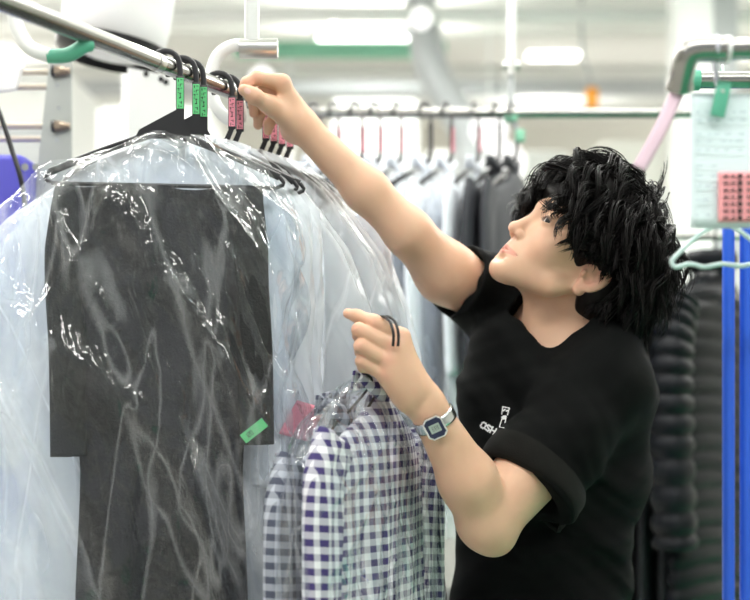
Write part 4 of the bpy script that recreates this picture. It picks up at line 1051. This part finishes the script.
# ------------------------------------------------------------ the hall behind
X0,X1,Y0,Y1,ZC=-5.5,6.0,-3.0,11.0,3.5
def struct(name,c,d,mat,bev=0):
    b=MB(); b.box(c,d,bev=bev); return tag(b.build(name,mat,None,smooth=False),kind='structure')
struct('floor',((X0+X1)/2,(Y0+Y1)/2,-.05),(X1-X0,Y1-Y0,.1),M['floor'])  # grey floor; unseen green lane shaped to tint the rails' reflections
struct('ceiling',((X0+X1)/2,(Y0+Y1)/2,ZC+.05),(X1-X0,Y1-Y0,.1),M['ceil'])
struct('wall_back',((X0+X1)/2,Y1+.05,ZC/2),(X1-X0,.1,ZC),M['cream_wall'])
struct('wall_left',(X0-.05,(Y0+Y1)/2,ZC/2),(.1,Y1-Y0,ZC),M['cream_wall'])
struct('wall_right',(X1+.05,(Y0+Y1)/2,ZC/2),(.1,Y1-Y0,ZC),M['cream_wall'])
struct('wall_front',((X0+X1)/2,Y0-.05,.5),(X1-X0,.1,1.0),M['cream_wall'])
for i,(y) in enumerate((5.2,7.2,9.4)): struct('trim_%d'%(i+1),((X0+X1)/2,y,ZC-.14),(X1-X0,.16,.28),M['ceil'],.01)
def light_fixture(cx,cy,z,L,label,alongx=True,power=25,group='ceiling strip lamps'):
    t=thing('strip_lamp',label,'lamp',(cx,cy,z),(0,0,0 if alongx else PI/2),group)
    b=MB(); b.box((0,0,.035),(L+.06,.16,.05),bev=.006); b.build('housing',M['white_metal'],t)
    for s in (-1,1):
        b=MB(); b.tube([(-L/2,s*.045,0),(L/2,s*.045,0)],.016,12); b.build('lamp_tube',M['lamp'],t)
    b=MB()
    for s in (-1,1): b.tube([(s*L*.35,0,.05),(s*L*.35,0,ZC-z)],.006,8)
    b.build('suspension_rod',M['steel'],t)
    l=bpy.data.lights.new('strip_light','AREA'); l.shape='RECTANGLE'; l.size=L; l.size_y=.14; l.energy=power; l.color=(1,.985,.95)
    o=bpy.data.objects.new('strip_light',l); C.objects.link(o); o.parent=t; o.location=(0,0,-.022)
    l2=bpy.data.lights.new('strip_uplight','AREA'); l2.shape='RECTANGLE'; l2.size=L; l2.size_y=.14; l2.energy=power*.7; l2.color=(1,.985,.95)  # added above the housing to brighten the ceiling, for the tubes' upward light
    o=bpy.data.objects.new('strip_uplight',l2); C.objects.link(o); o.parent=t; o.location=(0,0,.065); o.rotation_euler=(PI,0,0); return t
def fix_px(x0,x1,y,Y,label,power=18):
    a,b_=P(x0,y,Y),P(x1,y,Y); return light_fixture((a.x+b_.x)/2,Y,a.z,(b_.x-a.x),label,True,power)
fs=[fix_px(318,424,41,6.8,'long glowing strip lamp above the raised hand and green beam'),fix_px(528,578,56,8.6,'leftmost of three glowing strip lamps in a row above the man'),
    fix_px(589,629,55,8.8,'middle of three glowing strip lamps in a row above the man'),fix_px(634,668,53,9.2,'rightmost of three glowing strip lamps in a row above the man')]
for f in fs: 
    if 'group' in f: del f['group']
gr='ceiling lamps over the work area, above the frame'
for cx,cy,pw in ((-1.6,.4,26),(0.3,.4,26),(2.0,.6,20),(-1.3,2.2,26),(.9,2.4,22),(-.2,4.1,50),(2.4,4.0,50),(-2.6,4.2,50),(-3.6,6.5,80),(-3.6,9,80),(3.8,6.5,80),(3.8,9,80)):  # far side lamps are added outside the frame to brighten the back wall
    light_fixture(cx,cy,2.95,1.5,'unseen white strip lamp hanging outside the frame',True,pw,gr)
# green beam, duct, round lamps
b=MB(); a=P(235,50,6.5); c=P(446,50,6.5); b.box(((a.x+c.x)/2,6.5,a.z),(c.x-a.x,.08,.075),bev=.005); o=b.build('conveyor_beam',M['green_beam'],None,smooth=False); tag(o,'long green painted beam beneath the glowing strip lamp','beam')
b=MB(); b.tube([(a.x+.1,6.5,a.z),(a.x+.1,6.5,ZC)],.015,8); b.tube([(c.x-.1,6.5,a.z),(c.x-.1,6.5,ZC)],.015,8); b.build('suspension_rod',M['steel'],o,world=True)
b=MB(); b.tube(spline([P(418,-30,6.2),P(424,30,6.2),P(434,75,6.2),P(452,105,6.2),P(470,150,6.2),P(476,260,6.2)],30),.085,20); o=b.build('air_duct',M['duct'],None); tag(o,'thick grey hose-like duct bending down behind the back rail','duct')
for x,y,r_,lab in ((489,129,.085,'upper round glowing lamp behind the back rail'),(505,163,.095,'lower round glowing lamp behind the jackets hooks'),(421,19,.05,'small round glowing lamp near the top centre'),(262,80,.06,'small round glowing lamp seen beside the raised hand')):
    t=thing('round_lamp',lab,'lamp',P(x,y,5.6)); b=MB(); b.lathe([(0,r_)]+[(r_*math.sin(q*PI/14),r_*math.cos(q*PI/14)) for q in range(1,14)]+[(0,-r_)],P(x,y,5.6),28); b.build('globe',emit('globe_glow_%d'%x,(1,.99,.96),1.6),t,world=True)
    b=MB(); b.tube([P(x,y,5.6)+Vector((0,.0,r_)),Vector((P(x,y,5.6).x,5.6,ZC))],.005,8); b.build('cord',M['white_metal'],t,world=True)
t=thing('pendant_switch','small orange switch box on a dark cord, hanging beneath the strip lamps','switch',P(592,98,6.0))
b=MB(); b.box(P(592,98,6.0),(.06,.05,.1),bev=.015); b.build('switch_box',M['orange'],t,world=True)
b=MB(); b.tube(spline([P(592,90,6.0),P(588,70,6.0),P(582,45,6.0),P(582,-60,6.0)],12),.008,8); b.build('cord',M['machine_grey'],t,world=True)
def machine(name,label,x0,x1,ytop,Y,dep,mat,mat2,band=True):
    a,c=P(x0,ytop,Y),P(x1,ytop,Y); t=thing(name,label,'machine',((a.x+c.x)/2,Y,0))
    b=MB(); b.box(((a.x+c.x)/2,Y+dep/2,(a.z+.1)/2),(c.x-a.x,dep,a.z-.1),bev=.03); b.build('housing',mat,t,world=True)
    b=MB(); b.box(((a.x+c.x)/2,Y-.012,a.z*.82),((c.x-a.x)*.8,.03,a.z*.16),bev=.01); b.build('control_panel',mat2,t,world=True)
    b=MB(); b.box(((a.x+c.x)/2,Y-.01,a.z*.45),((c.x-a.x)*.86,.02,a.z*.4),bev=.01); b.build('access_door',mat,t,world=True)
    b=MB(); b.box(((a.x+c.x)/2,Y+dep/2,.05),((c.x-a.x)*.9,dep*.9,.1)); b.build('plinth',M['machine_grey'],t,world=True); return t
machine('laundry_machine','blurred off-white machine far behind the raised hand',330,420,96,5.0,.8,M['machine'],M['machine_grey'])
machine('laundry_machine','blurred white cabinet far behind the C-shaped bracket',95,210,104,5.2,.9,M['machine'],M['white_metal'])
machine('laundry_machine','blurred pale cabinet far behind the rods at left',-60,70,70,6.0,.9,M['machine'],M['machine_grey'])
machine('laundry_machine','blurred cream cabinet far behind the head and order form',600,760,140,6.4,.9,M['cream_wall'],M['machine'])
machine('laundry_machine','blurred white cabinet behind the bagged shirts of the back row',425,570,150,6.8,.9,M['machine'],M['cream_cloth'])
for x,Y,lab in ((131,4.4,'pale vertical post left of the green-tagged hangers'),(290,7.6,'thin pale vertical post behind the raised wrist'),(690,5.4,'wide cream upright column behind the chrome elbow'),(716,5.9,'grey upright column behind the order form')):
    w=.05 if x<600 else .16
    b=MB(); b.box((P(x,0,Y).x,Y,ZC/2),(w,w,ZC),bev=.005); o=b.build('column',M['white_metal'] if x<700 else M['duct'],None,smooth=False); tag(o,lab,'column')
# pipes under the ceiling
for i,(y,Y,rad,m,lab) in enumerate(((88,7.4,.05,'duct','grey pipe running level behind the back rail'),(14,6.0,.04,'white_metal','white pipe running level near the top of the frame'),(74,8.2,.06,'machine','pale pipe running level below the glowing strip lamps'),(100,9.0,.07,'machine','thick pale pipe running level far behind the back rail'))):
    z=P(0,y,Y).z; b=MB(); b.tube([(X0+.02,Y,z),(X1-.02,Y,z)],rad,14); o=b.build('pipe',M[m],None,sharp=50); tag(o,lab,'pipe')
# world light, let in by a side left open for it behind the camera
w=bpy.data.worlds.new('world'); sc.world=w; w.use_nodes=True; bg=w.node_tree.nodes['Background']; bg.inputs[0].default_value=(.93,.97,1,1); bg.inputs[1].default_value=.6
# ------------------------------------------------------------ what belongs together
for o in C.objects:
    if o.parent or 'label' not in o: continue
    n=o.name.split('.')[0]; y=o.location.y; l=o['label']; g=None
    where='on the back rail' if 2.85<y<3.05 else 'on the rail of black jackets' if y>=3.05 else None
    if n=='clothes_hanger':
        g=('hangers '+where) if where else 'green-tagged hangers on the chrome rail' if 'green' in l else 'hangers in the lowered hand' if 'lowered' in l else None if 'mint' in l else 'pink-tagged hangers on the chrome rail'
    elif n=='shirt': g='bagged shirts on the back rail' if where else 'checked shirts in the lowered hand' if 'gingham' in l else 'bagged shirts on the chrome rail'
    elif n=='garment_cover': g='plastic covers on the back rail' if where else None if 'lowered hand' in l else 'plastic covers on the chrome rail'
    elif n in('jacket','puffer_jacket'): g='dark jackets on the back rail' if 2.85<y<3.05 else 'black jackets behind the man'
    elif n=='pole': g='blue poles at the right edge'
    elif n=='round_lamp': g='round lamps in the hall behind'
    elif n=='strip_lamp' and 'group' not in o: g='glowing strip lamps in the hall behind'
    elif n=='laundry_machine': g='blurred machines in the hall behind'
    elif n=='pipe': g='level pipes in the hall behind'
    elif n=='column': g='columns in the hall behind'
    elif n=='rail_bracket': g='brackets under the chrome rail'
    if g: o['group']=g
# ------------------------------------------------------------ camera
cam=bpy.data.cameras.new('camera'); co=bpy.data.objects.new('camera',cam); C.objects.link(co); sc.camera=co
co.location=(0,0,CAMZ); co.rotation_euler=(PI/2,0,0)
cam.sensor_width=36; cam.lens=36*F/750; cam.shift_y=(HY-300)/750; cam.clip_start=.05; cam.clip_end=100
cam.dof.use_dof=True; cam.dof.focus_distance=1.86; cam.dof.aperture_fstop=2.4
sc.view_settings.view_transform='Standard'; sc.view_settings.look='None'; sc.view_settings.gamma=1; sc.view_settings.exposure=0
